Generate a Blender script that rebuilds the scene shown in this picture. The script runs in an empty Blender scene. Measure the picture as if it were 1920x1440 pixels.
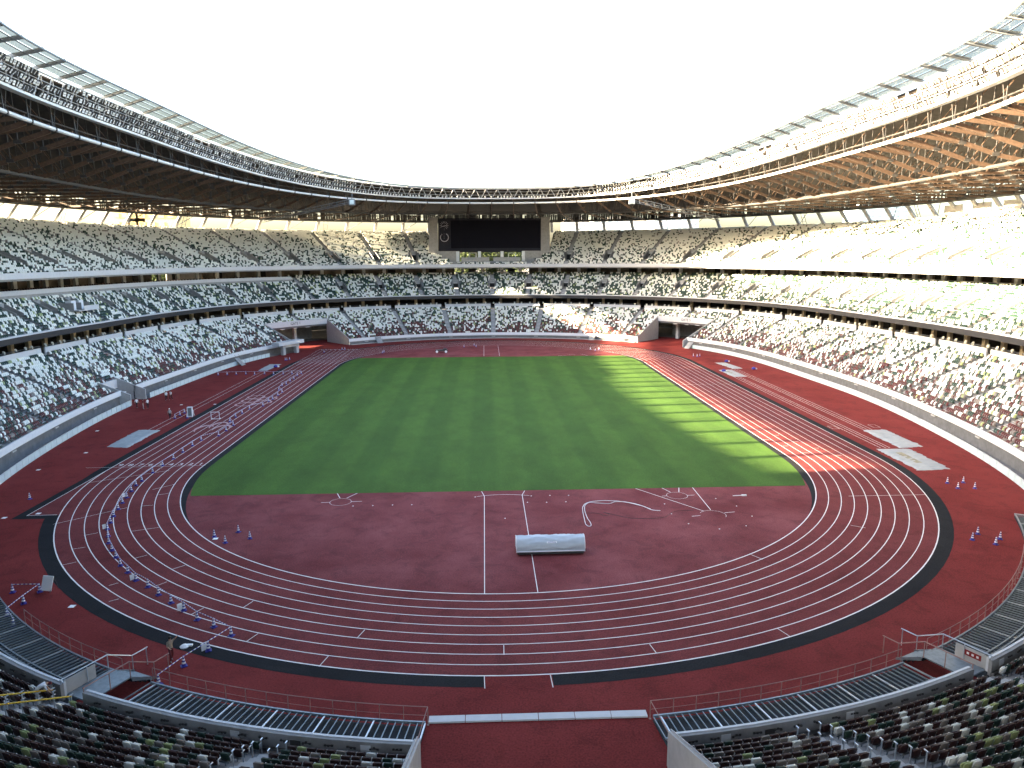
import bpy, math, random
import numpy as np
from mathutils import Vector, Matrix
random.seed(7); rng = np.random.default_rng(11)
sc = bpy.context.scene
COL = sc.collection
R = math.radians
PI = math.pi

# ------------------------------------------------------------------ camera
FPX = 1370.4                                   # focal length in pixels of the 1920 wide photograph
CAM = np.array([-1.77, -130.48, 25.18])
PITCH, YAW, ROLL = 0.17303, 0.03723, -0.00523
cp, sp, cy_, sy_ = math.cos(PITCH), math.sin(PITCH), math.cos(YAW), math.sin(YAW)
FWD = np.array([sy_*cp, cy_*cp, -sp]); _rt = np.array([cy_, -sy_, 0.0]); _up = np.cross(_rt, FWD)
RT = math.cos(ROLL)*_rt + math.sin(ROLL)*_up
UP = -math.sin(ROLL)*_rt + math.cos(ROLL)*_up
cam = bpy.data.cameras.new('camera'); camo = bpy.data.objects.new('camera', cam); COL.objects.link(camo)
cam.sensor_width = 36.0; cam.lens = 36.0*FPX/1920; cam.clip_start = 0.1; cam.clip_end = 6000
camo.matrix_world = Matrix(((RT[0], UP[0], -FWD[0], CAM[0]), (RT[1], UP[1], -FWD[1], CAM[1]), (RT[2], UP[2], -FWD[2], CAM[2]), (0, 0, 0, 1)))
sc.camera = camo

# ------------------------------------------------------------------ world, sun, exposure
SUN_EL, SUN_AZ = R(14.1), R(5.5)               # light travels towards +x, slightly +y
w = bpy.data.worlds.new('World'); sc.world = w; w.use_nodes = True
nt = w.node_tree; bg = nt.nodes['Background']
sky = nt.nodes.new('ShaderNodeTexSky'); sky.sky_type = 'NISHITA'; sky.sun_disc = False
sky.sun_elevation = SUN_EL; sky.sun_rotation = R(270) - SUN_AZ
sky.air_density = 1.0; sky.dust_density = 5.0; sky.ozone_density = 1.0; sky.altitude = 30
nt.links.new(sky.outputs[0], bg.inputs[0]); bg.inputs[1].default_value = 0.095
sl = bpy.data.lights.new('sun', 'SUN'); sl.energy = 5.0; sl.angle = R(0.5); sl.color = (1.0, 0.80, 0.52)
slo = bpy.data.objects.new('sun', sl); COL.objects.link(slo)
sd = Vector((math.cos(SUN_EL)*math.cos(SUN_AZ), math.cos(SUN_EL)*math.sin(SUN_AZ), -math.sin(SUN_EL)))
slo.rotation_euler = sd.to_track_quat('-Z', 'Y').to_euler(); slo.location = (-300, -30, 120)
sc.view_settings.view_transform = 'Standard'; sc.view_settings.look = 'None'
sc.view_settings.exposure = 4.1; sc.view_settings.gamma = 1.0; sc.view_settings.use_curve_mapping = False
sc.cycles.max_bounces = 6; sc.cycles.diffuse_bounces = 4; sc.cycles.glossy_bounces = 2
sc.cycles.transparent_max_bounces = 12; sc.cycles.transmission_bounces = 4; sc.cycles.use_denoising = True
sc.cycles.caustics_reflective = False; sc.cycles.caustics_refractive = False

# ------------------------------------------------------------------ pixel helpers (directions only)
def ray(px, py): return FWD + (px-960)/FPX*RT - (py-720)/FPX*UP
def gp(px, py, z=0.0):
    d = ray(px, py); t = (z-CAM[2])/d[2]; return CAM + t*d
def atY(px, py, y):
    d = ray(px, py); t = (y-CAM[1])/d[1]; return CAM + t*d
def inview(P, mu=0.78, mv=0.60):
    d = np.atleast_2d(P) - CAM
    f = d@FWD
    with np.errstate(divide='ignore', invalid='ignore'):
        u = (d@RT)/f; v = (d@UP)/f
    return (f > 1) & (np.abs(u) < mu) & (np.abs(v) < mv)

# ------------------------------------------------------------------ materials
MATS = {}
def mat(name, col, rough=0.7, noise=0.0, scale=3.0, metal=0.0, bump=0.0, spec=0.3, col2=None, detail=4, sheen=0):
    if name in MATS: return MATS[name]
    m = bpy.data.materials.new(name); m.use_nodes = True; t = m.node_tree; b = t.nodes['Principled BSDF']
    b.inputs['Roughness'].default_value = rough; b.inputs['Metallic'].default_value = metal
    b.inputs['Specular IOR Level'].default_value = spec
    c = (*col, 1.0)
    if noise > 0 or col2:
        tc = t.nodes.new('ShaderNodeTexCoord'); n = t.nodes.new('ShaderNodeTexNoise')
        n.inputs['Scale'].default_value = scale; n.inputs['Detail'].default_value = detail; n.inputs['Roughness'].default_value = 0.65
        geo = t.nodes.new('ShaderNodeNewGeometry')
        t.links.new(geo.outputs['Position'], n.inputs['Vector'])
        r = t.nodes.new('ShaderNodeValToRGB'); r.color_ramp.elements[0].position = 0.3; r.color_ramp.elements[1].position = 0.7
        a = [max(0, x*(1-noise)) for x in col]; e = [min(1, x*(1+noise)) for x in (col2 or col)]
        r.color_ramp.elements[0].color = (*a, 1); r.color_ramp.elements[1].color = (*e, 1)
        t.links.new(n.outputs['Fac'], r.inputs['Fac']); t.links.new(r.outputs[0], b.inputs['Base Color'])
        if bump > 0:
            bp_ = t.nodes.new('ShaderNodeBump'); bp_.inputs['Strength'].default_value = bump; bp_.inputs['Distance'].default_value = 0.02
            t.links.new(n.outputs['Fac'], bp_.inputs['Height']); t.links.new(bp_.outputs[0], b.inputs['Normal'])
    else:
        b.inputs['Base Color'].default_value = c
    MATS[name] = m
    return m

def rubber(name, base, base2, fine=0.30):
    """rubber athletics surface: broad worn patches plus fine granules"""
    m = bpy.data.materials.new(name); m.use_nodes = True; t = m.node_tree; b = t.nodes['Principled BSDF']
    b.inputs['Roughness'].default_value = 0.85; b.inputs['Specular IOR Level'].default_value = 0.12
    geo = t.nodes.new('ShaderNodeNewGeometry')
    n1 = t.nodes.new('ShaderNodeTexNoise'); n1.inputs['Scale'].default_value = 0.16; n1.inputs['Detail'].default_value = 6; n1.inputs['Roughness'].default_value = 0.6
    n2 = t.nodes.new('ShaderNodeTexNoise'); n2.inputs['Scale'].default_value = 9.0; n2.inputs['Detail'].default_value = 3
    for n in (n1, n2): t.links.new(geo.outputs['Position'], n.inputs['Vector'])
    r1 = t.nodes.new('ShaderNodeValToRGB'); r1.color_ramp.elements[0].position = 0.35; r1.color_ramp.elements[1].position = 0.68
    r1.color_ramp.elements[0].color = (*base, 1); r1.color_ramp.elements[1].color = (*base2, 1)
    t.links.new(n1.outputs['Fac'], r1.inputs['Fac'])
    r2 = t.nodes.new('ShaderNodeMapRange'); r2.inputs['From Min'].default_value = 0.3; r2.inputs['From Max'].default_value = 0.7
    r2.inputs['To Min'].default_value = 1-fine; r2.inputs['To Max'].default_value = 1+fine
    t.links.new(n2.outputs['Fac'], r2.inputs['Value'])
    mx = t.nodes.new('ShaderNodeMix'); mx.data_type = 'RGBA'; mx.blend_type = 'MULTIPLY'; mx.inputs['Factor'].default_value = 1
    n3 = t.nodes.new('ShaderNodeTexNoise'); n3.inputs['Scale'].default_value = 0.55; n3.inputs['Detail'].default_value = 7; n3.inputs['Roughness'].default_value = 0.7; n3.inputs['Distortion'].default_value = 0.8
    t.links.new(geo.outputs['Position'], n3.inputs['Vector'])
    r3 = t.nodes.new('ShaderNodeMapRange'); r3.inputs['From Min'].default_value = 0.36; r3.inputs['From Max'].default_value = 0.50; r3.inputs['To Min'].default_value = 0.80; r3.inputs['To Max'].default_value = 1.04
    t.links.new(n3.outputs['Fac'], r3.inputs['Value']); m3 = t.nodes.new('ShaderNodeMath'); m3.operation = 'MULTIPLY'; t.links.new(r2.outputs[0], m3.inputs[0]); t.links.new(r3.outputs[0], m3.inputs[1])
    t.links.new(r1.outputs[0], mx.inputs[6]); t.links.new(m3.outputs[0], mx.inputs[7]); t.links.new(mx.outputs[2], b.inputs['Base Color'])
    bm_ = t.nodes.new('ShaderNodeBump'); bm_.inputs['Strength'].default_value = 0.25; bm_.inputs['Distance'].default_value = 0.01
    t.links.new(n2.outputs['Fac'], bm_.inputs['Height']); t.links.new(bm_.outputs[0], b.inputs['Normal'])
    MATS[name] = m; return m

TRACK = rubber('track rubber', (0.122, 0.024, 0.024), (0.158, 0.037, 0.037))
DZONE = rubber('infield rubber', (0.120, 0.024, 0.026), (0.190, 0.054, 0.057))
APRON = rubber('apron rubber', (0.135, 0.017, 0.016), (0.175, 0.026, 0.024))
BLACK = rubber('dark border rubber', (0.011, 0.011, 0.013), (0.016, 0.016, 0.018))

def grass_material():
    m = bpy.data.materials.new('mown grass'); m.use_nodes = True; t = m.node_tree; b = t.nodes['Principled BSDF']
    b.inputs['Roughness'].default_value = 0.85; b.inputs['Specular IOR Level'].default_value = 0.15
    geo = t.nodes.new('ShaderNodeNewGeometry'); sx = t.nodes.new('ShaderNodeSeparateXYZ'); t.links.new(geo.outputs['Position'], sx.inputs[0])
    # mowing stripes, about 5.4 m wide, edges blurred by noise
    n0 = t.nodes.new('ShaderNodeTexNoise'); n0.inputs['Scale'].default_value = 0.5; n0.inputs['Detail'].default_value = 5
    t.links.new(geo.outputs['Position'], n0.inputs['Vector'])
    ad = t.nodes.new('ShaderNodeMath'); ad.operation = 'MULTIPLY_ADD'; ad.inputs[1].default_value = 0.9; t.links.new(n0.outputs['Fac'], ad.inputs[0]); t.links.new(sx.outputs['X'], ad.inputs[2])
    mu = t.nodes.new('ShaderNodeMath'); mu.operation = 'MULTIPLY'; mu.inputs[1].default_value = PI/3.5; t.links.new(ad.outputs[0], mu.inputs[0])
    si = t.nodes.new('ShaderNodeMath'); si.operation = 'SINE'; t.links.new(mu.outputs[0], si.inputs[0])
    mr = t.nodes.new('ShaderNodeMapRange'); mr.inputs['From Min'].default_value = -0.35; mr.inputs['From Max'].default_value = 0.35; t.links.new(si.outputs[0], mr.inputs['Value'])
    mix = t.nodes.new('ShaderNodeMix'); mix.data_type = 'RGBA'; t.links.new(mr.outputs[0], mix.inputs['Factor'])
    mix.inputs[6].default_value = (0.037, 0.082, 0.012, 1); mix.inputs[7].default_value = (0.045, 0.095, 0.014, 1)
    n1 = t.nodes.new('ShaderNodeTexNoise'); n1.inputs['Scale'].default_value = 0.22; n1.inputs['Detail'].default_value = 8; n1.inputs['Roughness'].default_value = 0.7
    mp = t.nodes.new('ShaderNodeMapping'); mp.inputs['Scale'].default_value = (1, 0.55, 1); t.links.new(geo.outputs['Position'], mp.inputs['Vector']); t.links.new(mp.outputs[0], n1.inputs['Vector'])
    r1 = t.nodes.new('ShaderNodeMapRange'); r1.inputs['From Min'].default_value = 0.3; r1.inputs['From Max'].default_value = 0.7; r1.inputs['To Min'].default_value = 0.78; r1.inputs['To Max'].default_value = 1.22
    t.links.new(n1.outputs['Fac'], r1.inputs['Value'])
    n2 = t.nodes.new('ShaderNodeTexNoise'); n2.inputs['Scale'].default_value = 7.0; n2.inputs['Detail'].default_value = 4; t.links.new(geo.outputs['Position'], n2.inputs['Vector'])
    r2 = t.nodes.new('ShaderNodeMapRange'); r2.inputs['From Min'].default_value = 0.3; r2.inputs['From Max'].default_value = 0.7; r2.inputs['To Min'].default_value = 0.72; r2.inputs['To Max'].default_value = 1.28
    t.links.new(n2.outputs['Fac'], r2.inputs['Value'])
    mm = t.nodes.new('ShaderNodeMath'); mm.operation = 'MULTIPLY'; t.links.new(r1.outputs[0], mm.inputs[0]); t.links.new(r2.outputs[0], mm.inputs[1])
    m2 = t.nodes.new('ShaderNodeMix'); m2.data_type = 'RGBA'; m2.blend_type = 'MULTIPLY'; m2.inputs['Factor'].default_value = 1
    t.links.new(mix.outputs[2], m2.inputs[6]); t.links.new(mm.outputs[0], m2.inputs[7]); t.links.new(m2.outputs[2], b.inputs['Base Color'])
    bp_ = t.nodes.new('ShaderNodeBump'); bp_.inputs['Strength'].default_value = 0.6; bp_.inputs['Distance'].default_value = 0.04
    t.links.new(n2.outputs['Fac'], bp_.inputs['Height']); t.links.new(bp_.outputs[0], b.inputs['Normal'])
    MATS['grass'] = m; return m
GRASS = grass_material()

LINE = mat('line paint', (0.72, 0.70, 0.68), 0.6, 0.12, 2.0)
PINKLINE = mat('emblem paint', (0.42, 0.26, 0.26), 0.65, 0.12, 2.0)
CONC = mat('concrete', (0.27, 0.27, 0.27), 0.85, 0.16, 1.3)
CONCD = mat('dark concrete', (0.13, 0.13, 0.135), 0.85, 0.2, 1.0)
CONCL = mat('pale concrete', (0.40, 0.40, 0.40), 0.8, 0.10, 1.5)
WHITE = mat('white panel', (0.62, 0.64, 0.67), 0.5, 0.05, 2.0)
BAND = mat('parapet panel', (0.50, 0.51, 0.53), 0.55, 0.05, 2.0)
FASC = mat('dark fascia', (0.030, 0.030, 0.033), 0.5, 0.1, 2.0)
BEIGE = mat('beige column cladding', (0.36, 0.30, 0.21), 0.7, 0.12, 2.0)
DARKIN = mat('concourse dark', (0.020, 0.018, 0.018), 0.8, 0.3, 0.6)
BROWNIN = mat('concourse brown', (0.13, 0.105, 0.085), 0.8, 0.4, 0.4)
STEEL = mat('roof steel', (0.15, 0.165, 0.185), 0.45, 0.12, 3.0, metal=0.2)
STEELP = mat('pale steel', (0.50, 0.51, 0.53), 0.42, 0.06, 3.0, metal=0.15)
STEELD = mat('dark steel', (0.055, 0.052, 0.052), 0.5, 0.2, 3.0)
TIMBER = mat('larch timber', (0.105, 0.067, 0.047), 0.65, 0.28, 2.5)
DECKM = mat('roof deck', (0.034, 0.028, 0.025), 0.8, 0.3, 0.6)
GALV = mat('galvanised steel', (0.22, 0.26, 0.29), 0.42, 0.2, 4.0, metal=0.5)
GALVL = mat('bright galvanised steel', (0.52, 0.56, 0.60), 0.35, 0.1, 4.0, metal=0.5)
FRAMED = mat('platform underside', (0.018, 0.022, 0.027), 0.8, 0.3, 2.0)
GLASSF = mat('frosted fence panel', (0.50, 0.60, 0.62), 0.25, 0.08, 1.2)
RUST = mat('handrail red brown', (0.30, 0.18, 0.16), 0.5, 0.15, 3.0)
SCREEN = mat('scoreboard screen', (0.0045, 0.0045, 0.009), 0.7, 0.25, 14.0, spec=.08)
SCRFR = mat('scoreboard frame', (0.020, 0.020, 0.028), 0.7, 0.12, 1.0, spec=.1)
SCRLG = mat('scoreboard emblem', (0.30, 0.29, 0.32), 0.6)
BLUE = mat('cone blue', (0.035, 0.035, 0.24), 0.45)
CWHITE = mat('cone white', (0.75, 0.75, 0.78), 0.4)
PAPER = mat('paper', (0.80, 0.80, 0.80), 0.6)
TARP = mat('pit cover sheet', (0.29, 0.31, 0.32), 0.6, 0.14, 0.9, bump=0.5)
TARPS = mat('silver cover', (0.45, 0.49, 0.53), 0.38, 0.08, 1.5, metal=0.1)
SKIN = mat('skin', (0.42, 0.24, 0.17), 0.6)
HAIR = mat('hair', (0.015, 0.012, 0.010), 0.6)
SHIRTW = mat('white shirt', (0.72, 0.72, 0.74), 0.8, 0.04, 6)
TROUD = mat('dark trousers', (0.022, 0.018, 0.022), 0.85, 0.1, 6)
TROUL = mat('pale trousers', (0.50, 0.46, 0.46), 0.85, 0.05, 6)
TAN = mat('tan shirt', (0.30, 0.24, 0.18), 0.85, 0.1, 6)
GREYSH = mat('grey shirt', (0.30, 0.29, 0.28), 0.85, 0.1, 6)
SHOE = mat('shoes', (0.25, 0.24, 0.24), 0.7)
MAROON = mat('maroon cloth', (0.10, 0.02, 0.025), 0.8)
YELLOW = mat('yellow rail tape', (0.52, 0.34, 0.02), 0.5)
REDSIGN = mat('red sign', (0.22, 0.02, 0.02), 0.5)
BLKTXT = mat('dark lettering', (0.06, 0.06, 0.065), 0.6)
SOIL = mat('outer ground', (0.17, 0.16, 0.15), 0.9, 0.2, 0.3)
LENS = mat('lamp lens', (0.70, 0.72, 0.74), 0.25, spec=0.6)
LEAF = mat('leaf', (0.045, 0.070, 0.020), 0.7, 0.35, 0.8)
BARK = mat('bark', (0.08, 0.06, 0.045), 0.9, 0.2, 4)
SEATC = [mat('seat white', (0.72, 0.73, 0.68), 0.45, 0.07, 0.6), mat('seat dark green', (0.018, 0.042, 0.030), 0.45, 0.25, 0.6), mat('seat brown red', (0.085, 0.018, 0.016), 0.45, 0.2, 0.6),
         mat('seat lime', (0.30, 0.35, 0.15), 0.45, 0.12, 0.6), mat('seat taupe', (0.20, 0.175, 0.155), 0.45, 0.12, 0.6), mat('seat dark brown', (0.040, 0.016, 0.014), 0.45, 0.2, 0.6)]
SEATN = ['white', 'dark green', 'brown red', 'lime green', 'taupe', 'dark brown']

def glass_mat():
    m = bpy.data.materials.new('canopy glass'); m.use_nodes = True; t = m.node_tree
    for n in list(t.nodes): t.nodes.remove(n)
    o = t.nodes.new('ShaderNodeOutputMaterial'); a = t.nodes.new('ShaderNodeBsdfTransparent'); a.inputs[0].default_value = (0.47, 0.48, 0.47, 1)
    g = t.nodes.new('ShaderNodeBsdfPrincipled'); g.inputs['Base Color'].default_value = (0.55, 0.60, 0.60, 1); g.inputs['Roughness'].default_value = 0.2
    x = t.nodes.new('ShaderNodeMixShader'); x.inputs[0].default_value = 0.25
    t.links.new(a.outputs[0], x.inputs[1]); t.links.new(g.outputs[0], x.inputs[2]); t.links.new(x.outputs[0], o.inputs[0])
    MATS['glass'] = m; return m
GLASS = glass_mat()

def stripe_mat(name, c1, c2, freq):
    m = bpy.data.materials.new(name); m.use_nodes = True; t = m.node_tree; b = t.nodes['Principled BSDF']; b.inputs['Roughness'].default_value = 0.5
    tc = t.nodes.new('ShaderNodeTexCoord'); sx = t.nodes.new('ShaderNodeSeparateXYZ'); t.links.new(tc.outputs['Object'], sx.inputs[0])
    a = t.nodes.new('ShaderNodeMath'); a.operation = 'MULTIPLY'; a.inputs[1].default_value = freq; t.links.new(sx.outputs['X'], a.inputs[0])
    f = t.nodes.new('ShaderNodeMath'); f.operation = 'FRACT'; t.links.new(a.outputs[0], f.inputs[0])
    g = t.nodes.new('ShaderNodeMath'); g.operation = 'GREATER_THAN'; g.inputs[1].default_value = 0.5; t.links.new(f.outputs[0], g.inputs[0])
    x = t.nodes.new('ShaderNodeMix'); x.data_type = 'RGBA'; t.links.new(g.outputs[0], x.inputs['Factor']); x.inputs[6].default_value = (*c1, 1); x.inputs[7].default_value = (*c2, 1)
    t.links.new(x.outputs[2], b.inputs['Base Color']); MATS[name] = m; return m
BARM = stripe_mat('striped bar', (0.75, 0.75, 0.78), (0.10, 0.10, 0.35), 3.2)

# ------------------------------------------------------------------ object helpers
def link(o, parent=None, label=None, cat=None, group=None, kind=None):
    COL.objects.link(o)
    if parent is not None: o.parent = parent
    if label: o['label'] = label
    if cat: o['category'] = cat
    if group: o['group'] = group
    if kind: o['kind'] = kind
    return o
def thing(name, label, cat, loc=(0, 0, 0), rz=0.0, group=None):
    o = bpy.data.objects.new(name, None); o.location = loc; o.rotation_euler = (0, 0, rz); o.empty_display_size = 0.2
    return link(o, None, label, cat, group)
class MB:
    def __init__(s): s.v = []; s.f = []; s.m = []
    def quadstrip(s, A, B, mi=0):
        n = len(s.v); k = len(A); s.v += [tuple(p) for p in A] + [tuple(p) for p in B]
        for i in range(k-1): s.f.append((n+i, n+i+1, n+k+i+1, n+k+i)); s.m.append(mi)
    def poly(s, P, mi=0):
        n = len(s.v); s.v += [tuple(p) for p in P]; s.f.append(tuple(range(n, n+len(P)))); s.m.append(mi)
    def hexa(s, P, mi=0):
        n = len(s.v); s.v += [tuple(p) for p in P]
        for q in ((3, 2, 1, 0), (4, 5, 6, 7), (0, 1, 5, 4), (1, 2, 6, 5), (2, 3, 7, 6), (3, 0, 4, 7)): s.f.append(tuple(n+i for i in q)); s.m.append(mi)
    def box(s, c, sz, ax=None, mi=0):
        c = np.asarray(c, float); X, Y, Z = ax if ax is not None else (np.array([1., 0, 0]), np.array([0, 1., 0]), np.array([0, 0, 1.]))
        x, y, z = X*sz[0]/2, Y*sz[1]/2, Z*sz[2]/2
        s.hexa([c-x-y-z, c+x-y-z, c+x+y-z, c-x+y-z, c-x-y+z, c+x-y+z, c+x+y+z, c-x+y+z], mi)
    def beam(s, p, q, wd, ht, mi=0, up=(0, 0, 1)):
        p = np.asarray(p, float); q = np.asarray(q, float); X = q-p; L = np.linalg.norm(X); X = X/L
        Y = np.cross(np.asarray(up, float), X); l = np.linalg.norm(Y); Y = Y/l if l > 1e-6 else np.array([1., 0, 0]); Z = np.cross(X, Y)
        s.box((p+q)/2, (L, wd, ht), (X, Y, Z), mi)
    def tube(s, pts, r, n=6, mi=0, closed=False, cap=True):
        pts = [np.asarray(p, float) for p in pts]; k = len(pts); base = len(s.v); rr = r if hasattr(r, '__len__') else [r]*k
        for i, p in enumerate(pts):
            a = pts[i-1] if (i > 0 or closed) else pts[i]; b = pts[(i+1) % k] if (i < k-1 or closed) else pts[i]
            X = b-a; X = X/(np.linalg.norm(X)+1e-12); Y = np.cross((0, 0, 1.), X); l = np.linalg.norm(Y); Y = Y/l if l > 1e-4 else np.array([1., 0, 0]); Z = np.cross(X, Y)
            for j in range(n): t = 2*PI*(j+.5)/n; s.v.append(tuple(p+rr[i]*(math.cos(t)*Y+math.sin(t)*Z)))
        for i in range(k if closed else k-1):
            for j in range(n):
                a = base+i*n; b = base+((i+1) % k)*n; s.f.append((a+j, a+(j+1) % n, b+(j+1) % n, b+j)); s.m.append(mi)
        if cap and not closed:
            s.f.append(tuple(base+j for j in range(n))[::-1]); s.m.append(mi); s.f.append(tuple(base+(k-1)*n+j for j in range(n))); s.m.append(mi)
    def lathe(s, prof, n=10, c=(0, 0, 0), mi=0):
        base = len(s.v)
        for r, z in prof:
            for j in range(n): t = 2*PI*j/n; s.v.append((c[0]+r*math.cos(t), c[1]+r*math.sin(t), c[2]+z))
        for i in range(len(prof)-1):
            for j in range(n): a = base+i*n; s.f.append((a+j, a+(j+1) % n, a+n+(j+1) % n, a+n+j)); s.m.append(mi)
        s.f.append(tuple(base+j for j in range(n))[::-1]); s.m.append(mi); s.f.append(tuple(base+(len(prof)-1)*n+j for j in range(n))); s.m.append(mi)
    def mesh(s, name, mats):
        me = bpy.data.meshes.new(name); me.from_pydata([tuple(map(float, v)) for v in s.v], [], s.f)
        if not isinstance(mats, (list, tuple)): mats = [mats]
        for m in mats: me.materials.append(m)
        if len(mats) > 1: me.polygons.foreach_set('material_index', s.m)
        me.update(); return me
    def build(s, name, mats, parent=None, **kw):
        return link(bpy.data.objects.new(name, s.mesh(name, mats)), parent, **kw)
def fastmesh(name, V, F, mats, MI=None):
    """V (n,3), F (m,4) quads"""
    me = bpy.data.meshes.new(name); me.vertices.add(len(V)); me.vertices.foreach_set('co', np.ascontiguousarray(V, np.float32).ravel())
    me.loops.add(F.size); me.loops.foreach_set('vertex_index', np.ascontiguousarray(F, np.int32).ravel())
    me.polygons.add(len(F)); me.polygons.foreach_set('loop_start', np.arange(0, F.size, F.shape[1], dtype=np.int32)); me.polygons.foreach_set('loop_total', np.full(len(F), F.shape[1], np.int32))
    for m in mats: me.materials.append(m)
    if MI is not None: me.polygons.foreach_set('material_index', np.ascontiguousarray(MI, np.int32))
    me.update(calc_edges=True); return me
def text_mesh(txt, size, depth, name):
    c = bpy.data.curves.new(name, 'FONT'); c.body = txt; c.size = size; c.extrude = depth; c.align_x = 'CENTER'; c.align_y = 'CENTER'; c.resolution_u = 2
    o = bpy.data.objects.new(name, c); COL.objects.link(o); dg = bpy.context.evaluated_depsgraph_get(); me = bpy.data.meshes.new_from_object(o.evaluated_get(dg))
    bpy.data.objects.remove(o); bpy.data.curves.remove(c); return me

# ------------------------------------------------------------------ plan curves of the bowl
FC = [80.777, 0.644, 17.397, -0.869, 0.194, -0.542, -0.681, 0.127]
NS = 2880
class Plan:
    def __init__(s, P):
        s.P = P; T = np.roll(P, -1, 0)-np.roll(P, 1, 0); T /= np.hypot(*T.T)[:, None]; s.T = T; s.N = np.c_[-T[:, 1], T[:, 0]]
        seg = np.hypot(*(np.roll(P, -1, 0)-P).T); s.cum = np.r_[0, np.cumsum(seg)]; s.L = s.cum[-1]
        s._P = np.r_[P, P[:1]]; s._N = np.r_[s.N, s.N[:1]]
    def at(s, S, d):
        S = np.mod(np.asarray(S, float), s.L); x = np.interp(S, s.cum, s._P[:, 0]); y = np.interp(S, s.cum, s._P[:, 1])
        nx = np.interp(S, s.cum, s._N[:, 0]); ny = np.interp(S, s.cum, s._N[:, 1]); l = np.hypot(nx, ny)
        return np.stack([x+d*nx/l, y+d*ny/l], -1)
    def nrm(s, S):
        S = np.mod(np.asarray(S, float), s.L); nx = np.interp(S, s.cum, s._N[:, 0]); ny = np.interp(S, s.cum, s._N[:, 1]); l = np.hypot(nx, ny); return np.stack([nx/l, ny/l], -1)
    def near(s, x, y):
        return s.cum[np.argmin((s.P[:, 0]-x)**2+(s.P[:, 1]-y)**2)]
_t = np.linspace(0, 2*PI, NS, endpoint=False)
_r = np.cos(np.outer(_t, np.arange(len(FC))))@np.array(FC)
BOWL = Plan(np.c_[1+_r*np.sin(_t), _r*np.cos(_t)])          # clockwise from the far end; normal points outwards
_s, _c = np.sin(_t), np.cos(_t); _rr = (np.abs(_s/64.3)**2.6+np.abs(_c/96.0)**2.6)**(-1/2.6)
ROOF = Plan(np.c_[.8+_rr*_s, .6+_rr*_c])
LB = BOWL.L
def P3(S, d, z): q = BOWL.at(S, d); return np.array([q[0], q[1], z])
def ringpts(S0, S1, d, z, step=2.0, plan=BOWL):
    k = max(2, int(abs(S1-S0)/step)+1); S = np.linspace(S0, S1, k); q = plan.at(S, d); return np.c_[q, np.full(k, z)]
def ringbox(mb, S0, S1, d0, d1, z0, z1, mi=0, step=2.0, ends=True, plan=BOWL):
    a, b, c, e = (ringpts(S0, S1, d, z, step, plan) for d, z in ((d0, z0), (d1, z0), (d1, z1), (d0, z1)))
    mb.quadstrip(a, b, mi); mb.quadstrip(b, c, mi); mb.quadstrip(c, e, mi); mb.quadstrip(e, a, mi)
    if ends: mb.poly([a[0], b[0], c[0], e[0]], mi); mb.poly([a[-1], e[-1], c[-1], b[-1]], mi)
def frame(S):
    n = BOWL.nrm(S); N = np.array([n[0], n[1], 0.0]); T = np.array([n[1], -n[0], 0.0]); return T, N, np.array([0, 0, 1.0])

S_NEAR = BOWL.near(1, -98)
S_TUN0, S_TUN1 = BOWL.near(7.2, -98), BOWL.near(-5.2, -98)       # marathon tunnel at the near end (S grows clockwise: +x side first)
S_G5A, S_G5B = BOWL.near(44.0, 83.0), BOWL.near(52.6, 69.5)      # gate 5
S_G1A, S_G1B = BOWL.near(-55.5, 70.5)-0.0, BOWL.near(-42.2, 83.4)
S_STR, S_STL = 18*LB/40, 22*LB/40          # walkway stairs over the near parapet, at aisle ends
S_LO0, S_LO1 = BOWL.near(-62.8, -3.4), BOWL.near(-62.8, 2.0)     # small field exit, left

# ================================================================== GROUND, TRACK, PITCH
SH = 42.195                                   # half straight
def stadium_ring(r, n=64):
    a = np.linspace(0, PI, n); far = np.c_[r*np.cos(a), SH+r*np.sin(a)]; nr = np.c_[-r*np.cos(a), -SH-r*np.sin(a)]
    return np.r_[far, nr]
def flat(name, P, z, m, parent=None, **kw):
    mb = MB(); mb.poly([(p[0], p[1], z) for p in P]); return mb.build(name, m, parent, **kw)
def annulus(mb, A, B, z, mi=0):
    A = np.r_[A, A[:1]]; B = np.r_[B, B[:1]]; mb.quadstrip(np.c_[B, np.full(len(B), z)], np.c_[A, np.full(len(A), z)], mi)
flat('ground', [(-3000, -3000), (3000, -3000), (3000, 3000), (-3000, 3000)], -0.05, SOIL, kind='structure', label='grey paved ground around and under the stadium')
ap = BOWL.at(np.linspace(0, LB, 400, endpoint=False), 18.0)
flat('apron', ap[::-1], -0.004, APRON, kind='structure', label='red rubber apron between the running track and the stands')
trk = MB(); annulus(trk, stadium_ring(36.5), stadium_ring(36.5+9*1.22), 0.0)
# sprint straight run-offs on the home straight (left) beyond the bend
xo, xi = -(36.5+9*1.22), -36.5
trk_o = trk.build('running_track', TRACK, kind='structure', label='nine lane red running track with white lane lines')
inf = MB(); inf.poly([(p[0], p[1], 0.001) for p in stadium_ring(36.45)[::1]])
inf.build('infield_zone', DZONE, kind='structure', label='pinkish red rubber infield at both ends of the grass')
# grass
rr_ = 35.55
yy = np.array([math.sqrt(max(0, rr_**2-x*x)) for x in np.linspace(33.6, rr_, 14)])
xs = np.linspace(33.6, rr_, 14)
cornr = [(x, SH+y) for x, y in zip(xs, yy) if SH+y <= 54.0]
cornr = [(math.sqrt(rr_**2-(54.0-SH)**2), 54.0)] + [c for c in cornr]
gr = [(x, y) for x, y in cornr] + [(x, -y) for x, y in cornr[::-1]] + [(-x, -y) for x, y in cornr] + [(-x, y) for x, y in cornr[::-1]]
flat('grass_pitch', gr[::-1], 0.012, GRASS, kind='structure', label='striped mown green grass pitch inside the running track')
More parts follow.
